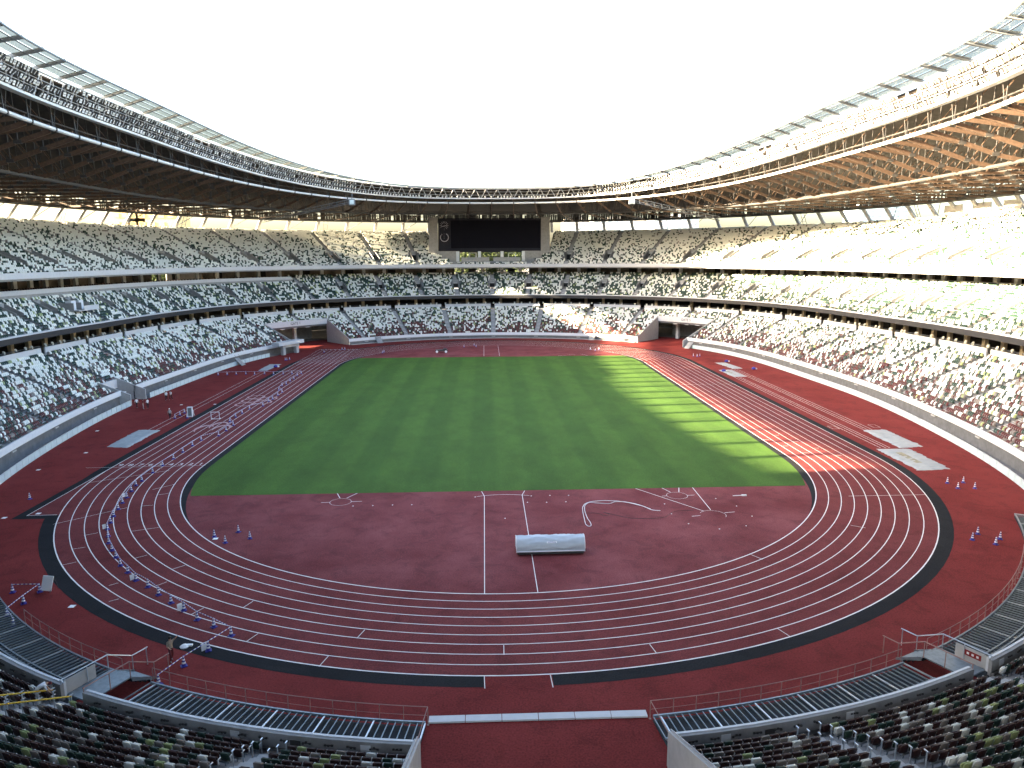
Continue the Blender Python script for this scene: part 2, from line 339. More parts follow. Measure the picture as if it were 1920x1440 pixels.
# dark border strips
bs = MB()
n_ = 64; a = np.linspace(0, PI, n_)
ro, ro2 = 36.5+9*1.22, 36.5+9*1.22+1.75
A = stadium_ring(ro); 
def outer_border(y):  # border narrows on the straights
    return 1.22+0*y
B = A.copy(); cyy = np.clip(A[:, 1], -SH, SH); dirv = (A-np.c_[np.zeros(len(A)), cyy]); dirv /= np.hypot(*dirv.T)[:, None]; B = A+dirv*outer_border(A[:, 1])[:, None]
annulus(bs, A, B, 0.0015)
# start chute wedge of the home straight at the near left
ch0 = (-47.48, -SH); ch1 = (-47.48, -59.3)
bs.poly([(-48.45, -SH, .0021), (-48.45, -60.3, .0021), (-44.05, -60.3, .0021), (-44.35, -59.3, .0021), (-47.48, -59.3, .0021), (-47.48, -SH, .0021)])
bs.build('border_strip', BLACK, trk_o)
tw = MB(); tw.poly([(-2.05, -89.62, .0030), (-2.05, -90.9, .0030), (2.1, -90.9, .0030), (2.1, -89.62, .0030)]); tw.build('runway_gap', APRON, trk_o)
tw = MB(); tw.poly([(-47.48, -SH, .0026), (-47.48, -59.3, .0026), (-44.3, -59.3, .0026), (-45.6, -55.2, .0026), (-46.7, -50.2, .0026), (-47.3, -46.2, .0026)]); tw.build('start_chute', TRACK, trk_o)
tw = MB(); tw.poly([(-47.48, SH, .0026), (-47.3, 46.2, .0026), (-46.7, 50.2, .0026), (-45.6, 55.2, .0026), (-43.6, 61.0, .0026), (-39, 68.3, .0026), (-36.6, 70.5, .0026), (-36.6, 73.0, .0026), (-47.48, 73.0, .0026)]); tw.build('run_off', TRACK, trk_o)
bi = MB(); B = stadium_ring(36.42, 160); cyy = np.clip(B[:, 1], -SH, SH); dv = B-np.c_[np.zeros(len(B)), cyy]; dv /= np.hypot(*dv.T)[:, None]
A = B-dv*(.87*np.clip((63-np.abs(B[:, 1]))/12, 0.02, 1))[:, None]
keep = np.abs(B[:, 1]) < 63
for side in (1, -1):
    idx = [i for i in range(len(A)) if keep[i] and side*A[i, 0] > 0]; idx.sort(key=lambda i: A[i, 1])
    bi.quadstrip([(*A[i], .0045) for i in idx], [(*B[i], .0045) for i in idx])
bi.build('inner_border_strip', BLACK, trk_o)

ZL = 0.006
def line_pts(name, P, wd, parent=trk_o, m=LINE, z=ZL):
    P = np.asarray(P, float); T = np.gradient(P, axis=0); T /= np.hypot(*T.T)[:, None]; N = np.c_[-T[:, 1], T[:, 0]]*wd/2
    mb = MB(); mb.quadstrip(np.c_[P-N, np.full(len(P), z)], np.c_[P+N, np.full(len(P), z)]); return mb.build(name, m, parent)
def seg(name, p, q, wd=.06, **kw): return line_pts(name, [p, q], wd, **kw)
for i in range(10):
    A = stadium_ring(36.5+i*1.22, 90); P = np.r_[A, A[:2]]
    line_pts('lane_line', P, 0.10 if i in (0, 9) else 0.075, z=ZL+0.0002*i)
# home straight lines continue past the bends
for i in range(1, 10):
    x = -(36.5+i*1.22)
    seg('lane_line', (x, SH), (x, 73.0), .06, z=.0085)
seg('lane_line', (-47.48, -SH), (-47.48, -59.3), .07, z=.0085); seg('chute_line', (-47.5, -59.33), (-44.6, -59.2), .07, z=.0088)
# finish line, relay and start marks
seg('finish_line', (-50.6, -42.45), (-36.3, -42.2), .05, z=.009)
seg('start_line', (36.5, -57.75), (44.9, -57.75), .05, z=.009); seg('start_line', (37, 10.5), (47.4, 10.5), .05, z=.009)
def cross(pxa, pxb, wd=.05):
    a_, b_ = gp(*pxa)[:2], gp(*pxb)[:2]; seg('lane_mark', a_, b_, wd, z=.0092)
for a_, b_ in [((167, 905), (318, 882)), ((100, 983), (238, 952)), ((158, 1004), (184, 999)), ((134, 1030), (160, 1026)), ((248, 996), (298, 989)), ((252, 1047), (276, 1041)),
               ((321, 1068), (347, 1060)), ((292, 1099), (313, 1091)), ((357, 1153), (382, 1140)), ((455, 1140), (475, 1127)), ((462, 1203), (484, 1188)), ((598, 1250), (616, 1230)),
               ((669, 1197), (684, 1181)), ((944.5, 1210), (945, 1228)), ((1218, 1208), (1231, 1225)), ((1457, 1178), (1482, 1194)), ((286, 918), (328, 908)), ((296, 928), (317, 925)),
               ((265, 949), (288, 947)), ((1408, 1040), (1430, 1049)), ((1595, 985), (1623, 990)), ((908, 1268), (909, 1291)), ((1032, 1266), (1037, 1289)), ((115, 1060), (143, 1054)), ((204, 1098), (222, 1093)), ((204, 1128), (223, 1123))]: cross(a_, b_)
for i in range(8):
    r0, r1 = 36.5+i*1.22, 36.5+(i+1)*1.22; y = -24.0-3.6*i
    for kx, dy in ((0, 0), (0, -9.5)):
        if y+dy > -SH: seg('lane_mark', (r0+.05, y+dy), (r1-.35, y+dy), .05, z=.0092)
# lane numbers along the finish line
for i in range(9):
    me = text_mesh(str(i+1), 1.25, 0.0, 'lane_number'); me.materials.append(LINE)
    o = bpy.data.objects.new('lane_number', me); o.location = (-(36.5+(i+.5)*1.22), -41.5, .0095); o.rotation_euler = (0, 0, 0); link(o, trk_o)
for i in range(9):
    seg('lane_number', (-(36.5+(i+.3)*1.22), 72.2), (-(36.5+(i+.7)*1.22), 72.2), .5, z=.0095)
# javelin runway
D_ = [('runway_line', (-2.0, -55.7), (-2.0, -78.6)), ('runway_line', (2.05, -55.5), (2.05, -78.55)), ('runway_line', (-2, 55.3), (-2, 78)), ('runway_line', (2, 55.3), (2, 78)), ('runway_line', (-2.0, -55.7), (-2.3, -54.1)), ('runway_line', (2.05, -55.5), (2.4, -54.1))]
for n, p, q in D_: seg(n, p, q, .06)
ar = np.linspace(-.36, .36, 20); line_pts('runway_line', np.c_[8*np.sin(ar)+.0, -63.3+8*np.cos(ar)], .06, z=.0068)
# throwing circles and sector lines
def circle(c, r, wd=.032, a0=0, a1=2*PI):
    t = np.linspace(a0, a1, 40); line_pts('throwing_circle', np.c_[c[0]+r*np.cos(t), c[1]+r*np.sin(t)], wd)
circle((-17.0, -56.8), 1.1); circle((18.5, -56.6), 1.1); circle((20.5, -62.6), 1.25, a0=-.6, a1=2.6)
for p, q in [((-19.0, -56.9), (-18.1, -56.85)), ((-15.9, -56.75), (-14.8, -56.7)), ((-17.9, -53.95), (-17.3, -55.55)), ((-15.7, -53.9), (-16.6, -55.6)), ((16.9, -56.7), (17.4, -56.65)), ((19.6, -56.6), (20.4, -56.55)),
             ((14.6, -54.0), (19.9, -61.5)), ((20.9, -54.0), (20.7, -61.2)), ((17.5, -53.95), (18.1, -55.5)), ((19.4, -53.95), (19.0, -55.45)), ((18.3, -62.9), (19.2, -62.75)), ((21.8, -62.1), (22.9, -61.9)),
             ((17, 54.4), (22, 57.6)), ((24.6, 54.4), (23.2, 57.5))]: seg('sector_line', p, q, .07)
# long jump runways
for x0, y0, y1 in [(-51.9, -22.6, 34.5), (-50.75, -22.6, 34.5), (50.3, -38.8, 18.6), (51.55, -38.8, 18.6), (53.3, -28.6, 29.4), (54.6, -28.6, 29.4), (51.0, -38.8, 18.6), (53.9, -28.6, 29.4)]: seg('runway_line', (x0, y0), (x0+.05, y1), .06)
for cx_, cy0 in ((49.6, -27.0), (56.0, -26.5)):
    for p, q in (((-.5, -.9), (.5, -.9)), ((.5, -.9), (.5, .9)), ((.5, .9), (-.5, .9)), ((-.5, .9), (-.5, -.9))): seg('lane_mark', (cx_+p[0], cy0+p[1]), (cx_+q[0], cy0+q[1]), .05, z=.0071)
# painted emblem rings and swooshes on the home straight
def ell(name, c, r, wd, a0=0, a1=2*PI, ry=None, z=.0105):
    t = np.linspace(a0, a1, 48); return line_pts(name, np.c_[c[0]+r*np.cos(t), c[1]+(ry or r)*np.sin(t)], wd, m=PINKLINE, z=z)
for k, (dx, dy) in enumerate(((-1.35, -3.4), (-1.35, 0), (-1.35, 3.4), (1.35, -1.7), (1.35, 1.7))):
    ell('emblem_ring', (-42.4+dx, -.6+dy), 1.45, .30, z=.0105+.0004*k)
for k, (cx_, cyv, a0) in enumerate(((-43.9, -22.3, .2), (-42.4, -20.4, 0.0), (-41.3, -22.4, -.3))):
    t = np.linspace(0, 1, 26); ang = a0+PI*(.15+1.1*t); P = np.c_[cx_+1.1*np.cos(ang), cyv+2.3*np.sin(ang)]; wv = .42*np.sin(PI*np.clip(t*.9+.08, 0, 1))
    T = np.gradient(P, axis=0); T /= np.hypot(*T.T)[:, None]; N = np.c_[-T[:, 1], T[:, 0]]*wv[:, None]/1.4
    mb = MB(); mb.quadstrip(np.c_[P-N, np.full(26, .0105)], np.c_[P+N, np.full(26, .0105)]); mb.build('emblem_swoosh', PINKLINE, trk_o)
# small white floor plates (covers) on the apron and infield
for px, py in [(72, 881), (161, 849), (182, 808), (72, 963), (8, 971), (340, 759), (403, 758), (404, 1010), (135, 1137)]:
    p = gp(px, py); mb = MB(); mb.box((p[0], p[1], .008), (.42, .42, .012)); mb.build('floor_plate', PAPER, label='small white square cover plate lying on the red apron', cat='plate', group='white floor plates on the apron')
for px, py in [(662, 949), (699, 948), (736, 947), (772, 946.5), (891, 932), (947, 972), (996, 930), (1031, 929), (1066, 929), (989, 942), (1025, 942), (1061, 941), (1246, 945), (1259, 963.5), (1291, 982), (1349, 992), (1399, 986), (1381, 949), (1342, 935), (1410, 968)]:
    p = gp(px, py); mb = MB(); mb.lathe([(.065, 0), (.065, .02), (.045, .03)], 8, (p[0], p[1], .002)); mb.build('marker_disc', PAPER, label='tiny white marker disc on the pinkish infield', cat='marker', group='white marker discs on the infield')
p = gp(1395, 929.5); mb = MB(); mb.box((p[0], p[1], .06), (.5, .2, .12)); mb.beam((p[0]-.3, p[1], .05), (p[0]-1.2, p[1], .03), .08, .05); mb.build('hose_nozzle', PAPER, label='white nozzle lying alone on the infield near the sector lines', cat='nozzle')

# ================================================================== STANDS
class Tier: pass
def mk(name, d0, z0, rows, tread, rise, nblk, cut):
    t = Tier(); t.name, t.d0, t.z0, t.rows, t.tread, t.rise, t.nblk, t.cut = name, d0, z0, rows, tread, rise, nblk, cut; t.holes = []; return t
NEARCUT = (S_NEAR-25, S_NEAR+25)
T1 = mk('lower', 0.45, 0.90, 20, 0.80, 0.375, 40, None)
T2 = mk('middle', 15.0, 12.35, 16, 0.80, 0.44, 56, NEARCUT)
T3 = mk('upper', 20.5, 22.15, 31, 0.85, 0.375, 56, NEARCUT)
def zt(t, d): return t.z0+max(0, math.floor((d-t.d0)/t.tread+1e-6))*t.rise
# holes are (S0, S1, d0, d1)
T1.holes += [(S_TUN0, S_TUN1, -1, 40), (S_G5A, S_G5B, -1, 12.45), (S_G1A, S_G1B, -1, 12.45), (S_LO0, S_LO1, -1, 5.25)]
T1.holes += [(S_STR-.9, S_STR+.9, -1, .44), (S_STL-.9, S_STL+.9, -1, .44)]
SIDES = [(S_G5B, BOWL.near(52.5, -63)), (BOWL.near(-50.5, -63), S_LO0), (S_LO1, S_G1A)]
for a, b in SIDES: T1.holes.append((a, b, -1, T1.d0+2*T1.tread-.01))
for t in (T2, T3): t.holes.append((NEARCUT[0], NEARCUT[1], -1, 80))
# scoreboard recess in the upper tier (far end)
def at_far(x): return (BOWL.near(x, 96) if x >= 1 else BOWL.near(x, 96)-LB)
SB = [(16.0, 2), (18.5, 5), (21.0, 12)]
for hw, j in SB: T3.holes.append((-hw*.66, hw*.66, T3.d0+j*T3.tread-.01, 80))
S_VIP = (BOWL.near(-50.5, -63), 482.2)             # shaded side: the middle tier stops lower, with a lounge behind
T2.holes.append((S_VIP[0], S_VIP[1], T2.d0+12*T2.tread-.01, 80))
VOM2 = [k*LB/56 for k in range(56)]
def inr(S, a, b):
    S = np.mod(S, LB); a_, b_ = a % LB, b % LB
    return ((S >= a_) & (S <= b_)) if a_ <= b_ else ((S >= a_) | (S <= b_))
def hole(t, S, d):
    r = np.zeros(np.shape(S), bool)
    for a, b, e, f in t.holes:
        if e-1e-6 <= d < f: r |= inr(S, a, b)
    return r
VW = 0.62                                        # half width of a vomitory in base arc length
def vrows(t): return (6, 10) if t is T2 else (5, 11)
def hasvom(t, S):
    P = P3(S, t.d0+6, t.z0+2)
    return not hole(t, np.array([S]), t.d0+6)[0] and not (t is T3 and abs(((S+LB/2) % LB)-LB/2) < 14)
for t in (T2, T3):
    a, b = vrows(t); t.vom = [S for S in VOM2 if hasvom(t, S)]
    for S in t.vom: t.holes.append((S-VW, S+VW, t.d0+a*t.tread-.001, t.d0+b*t.tread-.001))

def terrace(t):
    """stepped concrete: treads and risers, cut where openings are"""
    base = np.linspace(0, LB, 300)
    brk = [x % LB for h in t.holes for x in h[:2]]
    S = np.unique(np.r_[base, np.array(brk)]); mid = (S[:-1]+S[1:])/2
    V = []; F = []; off = 0; pn = BOWL.at(S, 0); nn = BOWL.nrm(S)
    for j in range(t.rows):
        da = t.d0+j*t.tread; db = da+t.tread; z = t.z0+j*t.rise; zp = z-t.rise if j else z-.5
        k = len(S); keep = ~hole(t, mid, da+t.tread/2)
        V += [np.c_[pn+da*nn, np.full(k, zp)], np.c_[pn+da*nn, np.full(k, z)], np.c_[pn+db*nn, np.full(k, z)]]
        i = np.where(keep)[0]
        F += [np.c_[off+i, off+i+1, off+k+i+1, off+k+i], np.c_[off+k+i, off+k+i+1, off+2*k+i+1, off+2*k+i]]
        off += 3*k
    return fastmesh('terrace', np.concatenate(V), np.concatenate(F), [mat('terrace concrete', (0.19, 0.19, 0.195), 0.85, 0.2, 1.2)])
lower = thing('lower_stand', 'lowest seating tier ringing the track behind a white parapet', 'stand')
middle = thing('middle_stand', 'middle seating tier with dark fascia above the lower concourse', 'stand')
upper = thing('upper_stand', 'topmost pale seating tier below the timber roof', 'stand')
STAND = {T1: lower, T2: middle, T3: upper}
for t in (T1, T2, T3): link(bpy.data.objects.new('terrace', terrace(t)), STAND[t])

def solid_ranges(holes, d):
    """S ranges not cut at offset d"""
    cuts = sorted([(a % LB, a % LB + (b-a)) for a, b, e, f in holes if e-1e-6 <= d < f])
    if not cuts: return [(0, LB)]
    out = []; 
    for i, (a, b) in enumerate(cuts):
        n = cuts[(i+1) % len(cuts)][0] + (LB if i == len(cuts)-1 else 0)
        if n > b: out.append((b, n))
    return out
H1 = [h for h in T1.holes]
# front wall and white parapet of the lower tier
for a, b in solid_ranges(H1, 0.2):
    n = max(1, int(round((b-a)/26.6))); 
    for i in range(n):
        s0, s1 = a+(b-a)*i/n, a+(b-a)*(i+1)/n
        mb = MB(); ringbox(mb, s0, s1, .28, .50, -.01, 1.02); mb.build('front_wall', CONCD, lower)
        mb = MB(); ringbox(mb, s0+.01, s1-.01, 0.0, .14, .98, 1.82); mb.build('parapet', WHITE, lower)
        mb = MB(); ringbox(mb, s0, s1, .142, .34, 0.8, 1.79); mb.build('parapet_backing', CONC, lower)
for a, b in SIDES:
    n = max(1, int(round((b-a)/26.6)))
    mb = MB(); ringbox(mb, a, b, -.1, 1.9, -.002, .006); mb.build('moat_floor', CONCD, lower)
    for i in range(n):
        s0, s1 = a+(b-a)*i/n, a+(b-a)*(i+1)/n
        mb = MB(); ringbox(mb, s0, s1, 1.88, 2.10, -.01, 1.80); mb.build('front_wall', CONCD, lower)
        mb = MB(); ringbox(mb, s0+.01, s1-.01, 1.55, 1.70, 1.74, 2.62); mb.build('parapet', WHITE, lower)
        mb = MB(); ringbox(mb, s0, s1, 1.702, 1.95, 1.6, 2.58); mb.build('parapet_backing', CONC, lower)
# back band of the lower tier, broken at each aisle
for k in range(40):
    s0, s1 = k*LB/40+.55, (k+1)*LB/40-.55
    if not inview(P3((s0+s1)/2, 16.5, 9), .85)[0]: continue
    if inr(np.array([(s0+s1)/2]), S_TUN0-1, S_TUN1+1)[0]: continue
    mb = MB(); ringbox(mb, s0, s1, 16.5, 16.75, 8.3, 9.72); mb.build('back_parapet', BAND, lower)
    mb = MB()
    P = ringpts(s0, s1, 16.62, 10.05); mb.tube(P, .03, 4)
    for S in np.linspace(s0+.2, s1-.2, 7): p = P3(S, 16.62, 9.7); mb.beam(p, p+[0, 0, .36], .04, .04, up=(0, 1, 0))
    mb.build('guard_rail', STEEL, lower)
# concourse behind the lower tier
CC = [(S_NEAR+27, S_NEAR-27+LB)]
mb = MB(); ringbox(mb, S_NEAR+27, S_NEAR-27+LB, 16.76, 30, 8.1, 8.5); mb.build('concourse_floor', CONCD, lower)
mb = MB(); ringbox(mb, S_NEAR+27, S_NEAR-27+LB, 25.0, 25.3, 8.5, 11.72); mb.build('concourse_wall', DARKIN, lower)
for k in range(120):
    S = (k+.5)*LB/120
    if inr(np.array([S]), S_NEAR-28, S_NEAR+28)[0] or not inview(P3(S, 21, 10), .85)[0]: continue
    mb = MB(); mb.box(P3(S, 20.5, 10.1), (.85, .6, 3.25), frame(S)); mb.build('column', BEIGE, lower)
# middle tier: fascia, lip, soffit
for i in range(20):
    a = S_NEAR+25+(LB-50)*i/20; b = S_NEAR+25+(LB-50)*(i+1)/20
    if not inview(P3((a+b)/2, 15, 12), 1.1, 1)[0]: continue
    mb = MB(); ringbox(mb, a, b, 14.62, 14.98, 11.62, 12.60); mb.build('fascia', FASC, middle)
    mb = MB(); ringbox(mb, a+.01, b-.01, 14.55, 14.99, 12.603, 12.86); mb.build('lip', BAND, middle)
    mb = MB(); ringbox(mb, a+.01, b-.01, 20.02, 20.47, 21.65, 22.72); mb.build('parapet', BAND, upper)
    P = ringpts(a, b, 20.3, 23.1); mb = MB(); mb.tube(P, .03, 4); mb.build('guard_rail', STEELP, upper)
mb = MB(); ringbox(mb, S_NEAR+25, S_NEAR-25+LB, 14.98, 34, 11.73, 12.0); mb.build('soffit', CONCD, middle)
mb = MB(); ringbox(mb, S_NEAR+25, S_NEAR-25+LB, 20.47, 48, 21.3, 21.72); mb.build('soffit', CONC, upper)
# concourse behind the middle tier; open to the trees at the far end and the far left corner
mb = MB(); ringbox(mb, S_NEAR+25, S_NEAR-25+LB, 27.8, 40, 18.6, 18.98); mb.build('concourse_floor', CONC, middle)
S_OL0, S_OL1 = BOWL.near(-60, 57), BOWL.near(-55, 68)
segs = [(S_NEAR+25, S_OL0), (S_OL1, LB-9.0), (9.0+LB, S_NEAR-25+LB)]
for a, b in segs:
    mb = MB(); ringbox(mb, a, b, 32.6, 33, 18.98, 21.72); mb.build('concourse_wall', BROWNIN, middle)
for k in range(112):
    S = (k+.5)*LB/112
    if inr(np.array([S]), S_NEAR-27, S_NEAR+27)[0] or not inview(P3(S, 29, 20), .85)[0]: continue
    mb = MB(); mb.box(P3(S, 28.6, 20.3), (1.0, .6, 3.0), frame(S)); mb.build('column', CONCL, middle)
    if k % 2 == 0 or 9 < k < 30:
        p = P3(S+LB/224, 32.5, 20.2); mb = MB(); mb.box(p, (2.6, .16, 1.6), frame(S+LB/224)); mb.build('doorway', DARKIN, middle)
# balustrade walls at the top of the middle tier along both sides and at the far end
for k in range(56):
    s0, s1 = k*LB/56+.45, (k+1)*LB/56-.45; P = P3((s0+s1)/2, 27, 19)
    if inr(np.array([(s0+s1)/2]), S_NEAR-27, S_NEAR+27)[0] or not inview(P, .85)[0]: continue
    side = abs(P[0]-1) > 66 and P[1] < 62 and not inr(np.array([(s0+s1)/2]), *S_VIP)[0]
    if side or k in (0, 55):
        mb = MB(); ringbox(mb, s0-(.45 if side else 0), s1+(.45 if side else 0), 27.85, 28.05, 18.98, 19.9); mb.build('back_parapet', BAND, middle)
# lounge behind the shaded side of the middle tier
for k in range(10):
    s0 = S_VIP[0]+(S_VIP[1]-S_VIP[0])*k/10; s1 = S_VIP[0]+(S_VIP[1]-S_VIP[0])*(k+1)/10
    mb = MB(); ringbox(mb, s0, s1, 24.62, 24.80, 16.9, 18.55); mb.build('lounge_wall', CONC, middle)
    mb = MB(); ringbox(mb, s0+.01, s1-.01, 24.50, 24.82, 18.553, 19.42); mb.build('lounge_parapet', BAND, middle)
mb = MB(); ringbox(mb, S_VIP[0], S_VIP[1], 24.82, 28.5, 18.2, 18.5); mb.build('lounge_floor', CONCD, middle)
# upper tier: rear parapet and the outer wall below it
for a, b in [(S_NEAR+25, LB-14.2), (14.2+LB, S_NEAR-25+LB)]:
    mb = MB(); ringbox(mb, a, b, 47.08, 47.5, 33.2, 34.05); mb.build('rear_parapet', CONCL, upper)
for a, b in [(S_NEAR+25, S_OL0), (S_OL1, LB-14.2), (14.2+LB, S_NEAR-25+LB)]:
    mb = MB(); ringbox(mb, a, b, 47.6, 48, 0, 33.7); mb.build('outer_wall', CONCD, upper)
# stub walls closing the near gap beside the camera deck
mb = MB()
for S in NEARCUT:
    a = P3(S, 15, 0)
    T, N, U = frame(S); mb.box(P3(S, 31.5, 17.0)-T*0, (.3, 33, 34.0), (T, N, U))
mb.build('end_wall', CONC, upper)
mb = MB(); mb.box((1, -138.5, 23.3), (44, 17.0, .4)); mb.build('viewing_deck', CONC, upper)

# aisle stairs and vomitories
for t in (T1, T2, T3):
    for k in range(t.nblk):
        S = k*LB/t.nblk; T, N, U = frame(S); mb = MB(); n = 0
        for j in range(t.rows):
            d = t.d0+j*t.tread
            if hole(t, np.array([S]), d+.4)[0]:
                if n: mb.build('aisle_stair', CONCL, STAND[t]); mb = MB(); n = 0
                continue
            p = P3(S, d-.02, t.z0+j*t.rise-t.rise*.5)
            if not inview(p, .98, .80)[0]: continue
            mb.box(p-N*.14+U*(-t.rise*.25+.002), (1.16, .30, t.rise*.5), (T, N, U)); n += 1
            mb.box(P3(S, d+t.tread/2, t.z0+j*t.rise+.006), (1.16, t.tread-.02, .012), (T, N, U))
        if n: mb.build('aisle_stair', CONCL, STAND[t])
for t in (T2, T3):
    a, b = vrows(t)
    for S in t.vom:
        d0 = t.d0+a*t.tread; d1 = t.d0+b*t.tread; z0 = t.z0+a*t.rise; z1 = t.z0+b*t.rise
        if not inview(P3(S, d0, z0), .8)[0]: continue
        T, N, U = frame(S); hw = .95; mb = MB()
        for s in (-1, 1):
            q0 = P3(S, d0-.05, 0)+s*T*hw; q1 = P3(S, d1+.1, 0)+s*T*hw; w_ = s*T*.14
            mb.hexa([q0+U*(z0-.3), q1+U*(z0-.3), q1+w_+U*(z0-.3), q0+w_+U*(z0-.3), q0+U*(z0+.75), q1+U*(z1+.75), q1+w_+U*(z1+.75), q0+w_+U*(z0+.75)])
        mb.box(P3(S, d1+.06, z1+.10), (2*hw, .16, 1.3), (T, N, U))
        mb.box(P3(S, (d0+d1)/2, z0-.06), (2*hw, d1-d0+.1, .12), (T, N, U))
        v = mb.build('vomitory', CONC, STAND[t])
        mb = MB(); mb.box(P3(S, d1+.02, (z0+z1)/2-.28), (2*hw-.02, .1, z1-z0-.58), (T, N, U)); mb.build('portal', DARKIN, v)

# ---- gates cut into the lower tier
def gate(Sa, Sb, dl, title, label, cat='gate', lintel=True):
    g_ = thing('field_gate', label, cat, tuple(P3((Sa+Sb)/2, 0, 0)))
    inv = np.array(g_.location)
    def add(mb, name, m, par=g_, **kw):
        o = mb.build(name, m, par, **kw)
        if par is g_: o.matrix_parent_inverse = Matrix.Translation(-g_.location)
        return o
    for S, sgn in ((Sa, -1), (Sb, 1)):
        T, N, U = frame(S); mb = MB(); a = P3(S, 0.0, 0); b = P3(S, dl+.1, 0); w_ = sgn*T*.25
        zt0, zt1 = 1.85, zt(T1, dl)+.95
        if lintel: zt1 = zt(T1, dl)+.55
        mb.hexa([a, b, b+w_, a+w_, a+U*zt0, b+U*zt1, b+w_+U*zt1, a+w_+U*zt0]); add(mb, 'side_wall', CONCL)
    zl = zt(T1, dl)
    mb = MB(); ringbox(mb, Sa, Sb, dl-.35, dl+.2, zl-1.0, zl+.55, step=1.0); lt = add(mb, 'lintel', BAND)
    if lintel:
        mb = MB(); ringbox(mb, Sa, Sb, dl-.05, dl+.25, zl-1.5, zl-1.02, step=1.0); add(mb, 'lintel_beam', CONCD)
        mb = MB(); ringbox(mb, Sa-1, Sb+1, 24.6, 24.9, -.01, 8.0); add(mb, 'inner_wall', CONC)
        Sm = (Sa+Sb)/2
        for f in (.22, .62):
            mb = MB(); mb.box(P3(Sa+(Sb-Sa)*f, dl+4.2, 2.7), (.9, .9, 5.4), frame(Sm)); add(mb, 'column', CONCL)
        for f in (.3, .5, .7):
            mb = MB(); mb.box(P3(Sa+(Sb-Sa)*f, dl+.05, zl-1.62), (1.3, .3, .1), frame(Sm)); add(mb, 'light_fitting', CWHITE)
        me = text_mesh(title, 1.05, .02, 'gate_lettering'); me.materials.append(BLKTXT); o = bpy.data.objects.new('gate_lettering', me)
        T, N, U = frame(Sm); loc = P3(Sm, dl-.35, zl-.24)
        q = BOWL.at(Sm, 0); Mx = Matrix(((T[0], 0, -N[0], loc[0]-N[0]*.03), (T[1], 0, -N[1], loc[1]-N[1]*.03), (0, 1, 0, loc[2]), (0, 0, 0, 1)))
        link(o, lt); o.matrix_world = Mx; o.matrix_parent_inverse = lt.matrix_world.inverted() if False else Matrix.Identity(4); o.matrix_basis = Matrix.Translation(-Vector(g_.location)) @ Mx if False else Mx
    else:
        mb = MB(); ringbox(mb, Sa, Sb, dl+.22, dl+.4, -.01, zl-1.0); add(mb, 'inner_wall', DARKIN)
        mb = MB(); ringbox(mb, Sa+.2, Sa+1.6, 1.5, dl, 2.0, 2.15); add(mb, 'canopy_slab', BAND)
    return g_
gate(S_G1A, S_G1B, 12.45, 'GATE 1', 'wide field gate lettered GATE 1 under a pale lintel')
gate(S_G5A, S_G5B, 12.45, 'GATE 5', 'wide field gate lettered GATE 5 beside the sunlit track bend')
gate(S_LO0, S_LO1, 5.25, '', 'narrow field exit with sloping side walls by the group of people', lintel=False)
# raised ledge left of gate 1: white balcony on two stub columns
T, N, U = frame(S_G1A-6)
g1 = thing('balcony_ledge', 'white balcony ledge on two square posts beside the GATE 1 opening', 'balcony')
mb = MB(); ringbox(mb, S_G1A-10.5, S_G1A-.2, -2.2, -.02, 2.6, 3.5); mb.build('ledge', BAND, g1)
mb = MB(); ringbox(mb, S_G1A-8.2, S_G1A-1.6, -1.7, -.02, 1.9, 2.58); mb.build('ledge_beam', CONCL, g1)
for s_ in (-7.4, -2.2): mb = MB(); mb.box(P3(S_G1A+s_, -1.1, .95), (.9, .9, 1.9), (T, N, U)); mb.build('post', CONCL, g1)
# tunnel walls at the near end
tun = thing('tunnel_walls', 'pale sloping walls flanking the red tunnel floor below the viewing deck', 'wall')
for S, x, sg in ((S_TUN0, 7.1, 1), (S_TUN1, -5.15, -1)):
    y0 = BOWL.at(S, 0)[1]; mb = MB(); x2 = x+sg*.3; pts = []
    zs = lambda d: zt(T1, d)+1.15
    mb.hexa([(x, y0, 0), (x, y0-17, 0), (x2, y0-17, 0), (x2, y0, 0), (x, y0, 1.9), (x, y0-17, 9.6), (x2, y0-17, 9.6), (x2, y0, 1.9)]); mb.build('side_wall', CONCL, tun)
    mb = MB(); mb.tube([(x+sg*.15, y0, 2.0), (x+sg*.15, y0-16, 9.25)], .035, 5); mb.build('hand_rail', GALVL, tun)
# threshold boards across the tunnel mouth
for i in range(6):
    mb = MB(); mb.box((-5.1+2.02*(i+.5), -93.85, .05), (1.98, .55, .10)); mb.build('threshold_board', BAND, label='white threshold board in the row across the tunnel mouth', cat='board', group='white boards laid across the tunnel mouth')

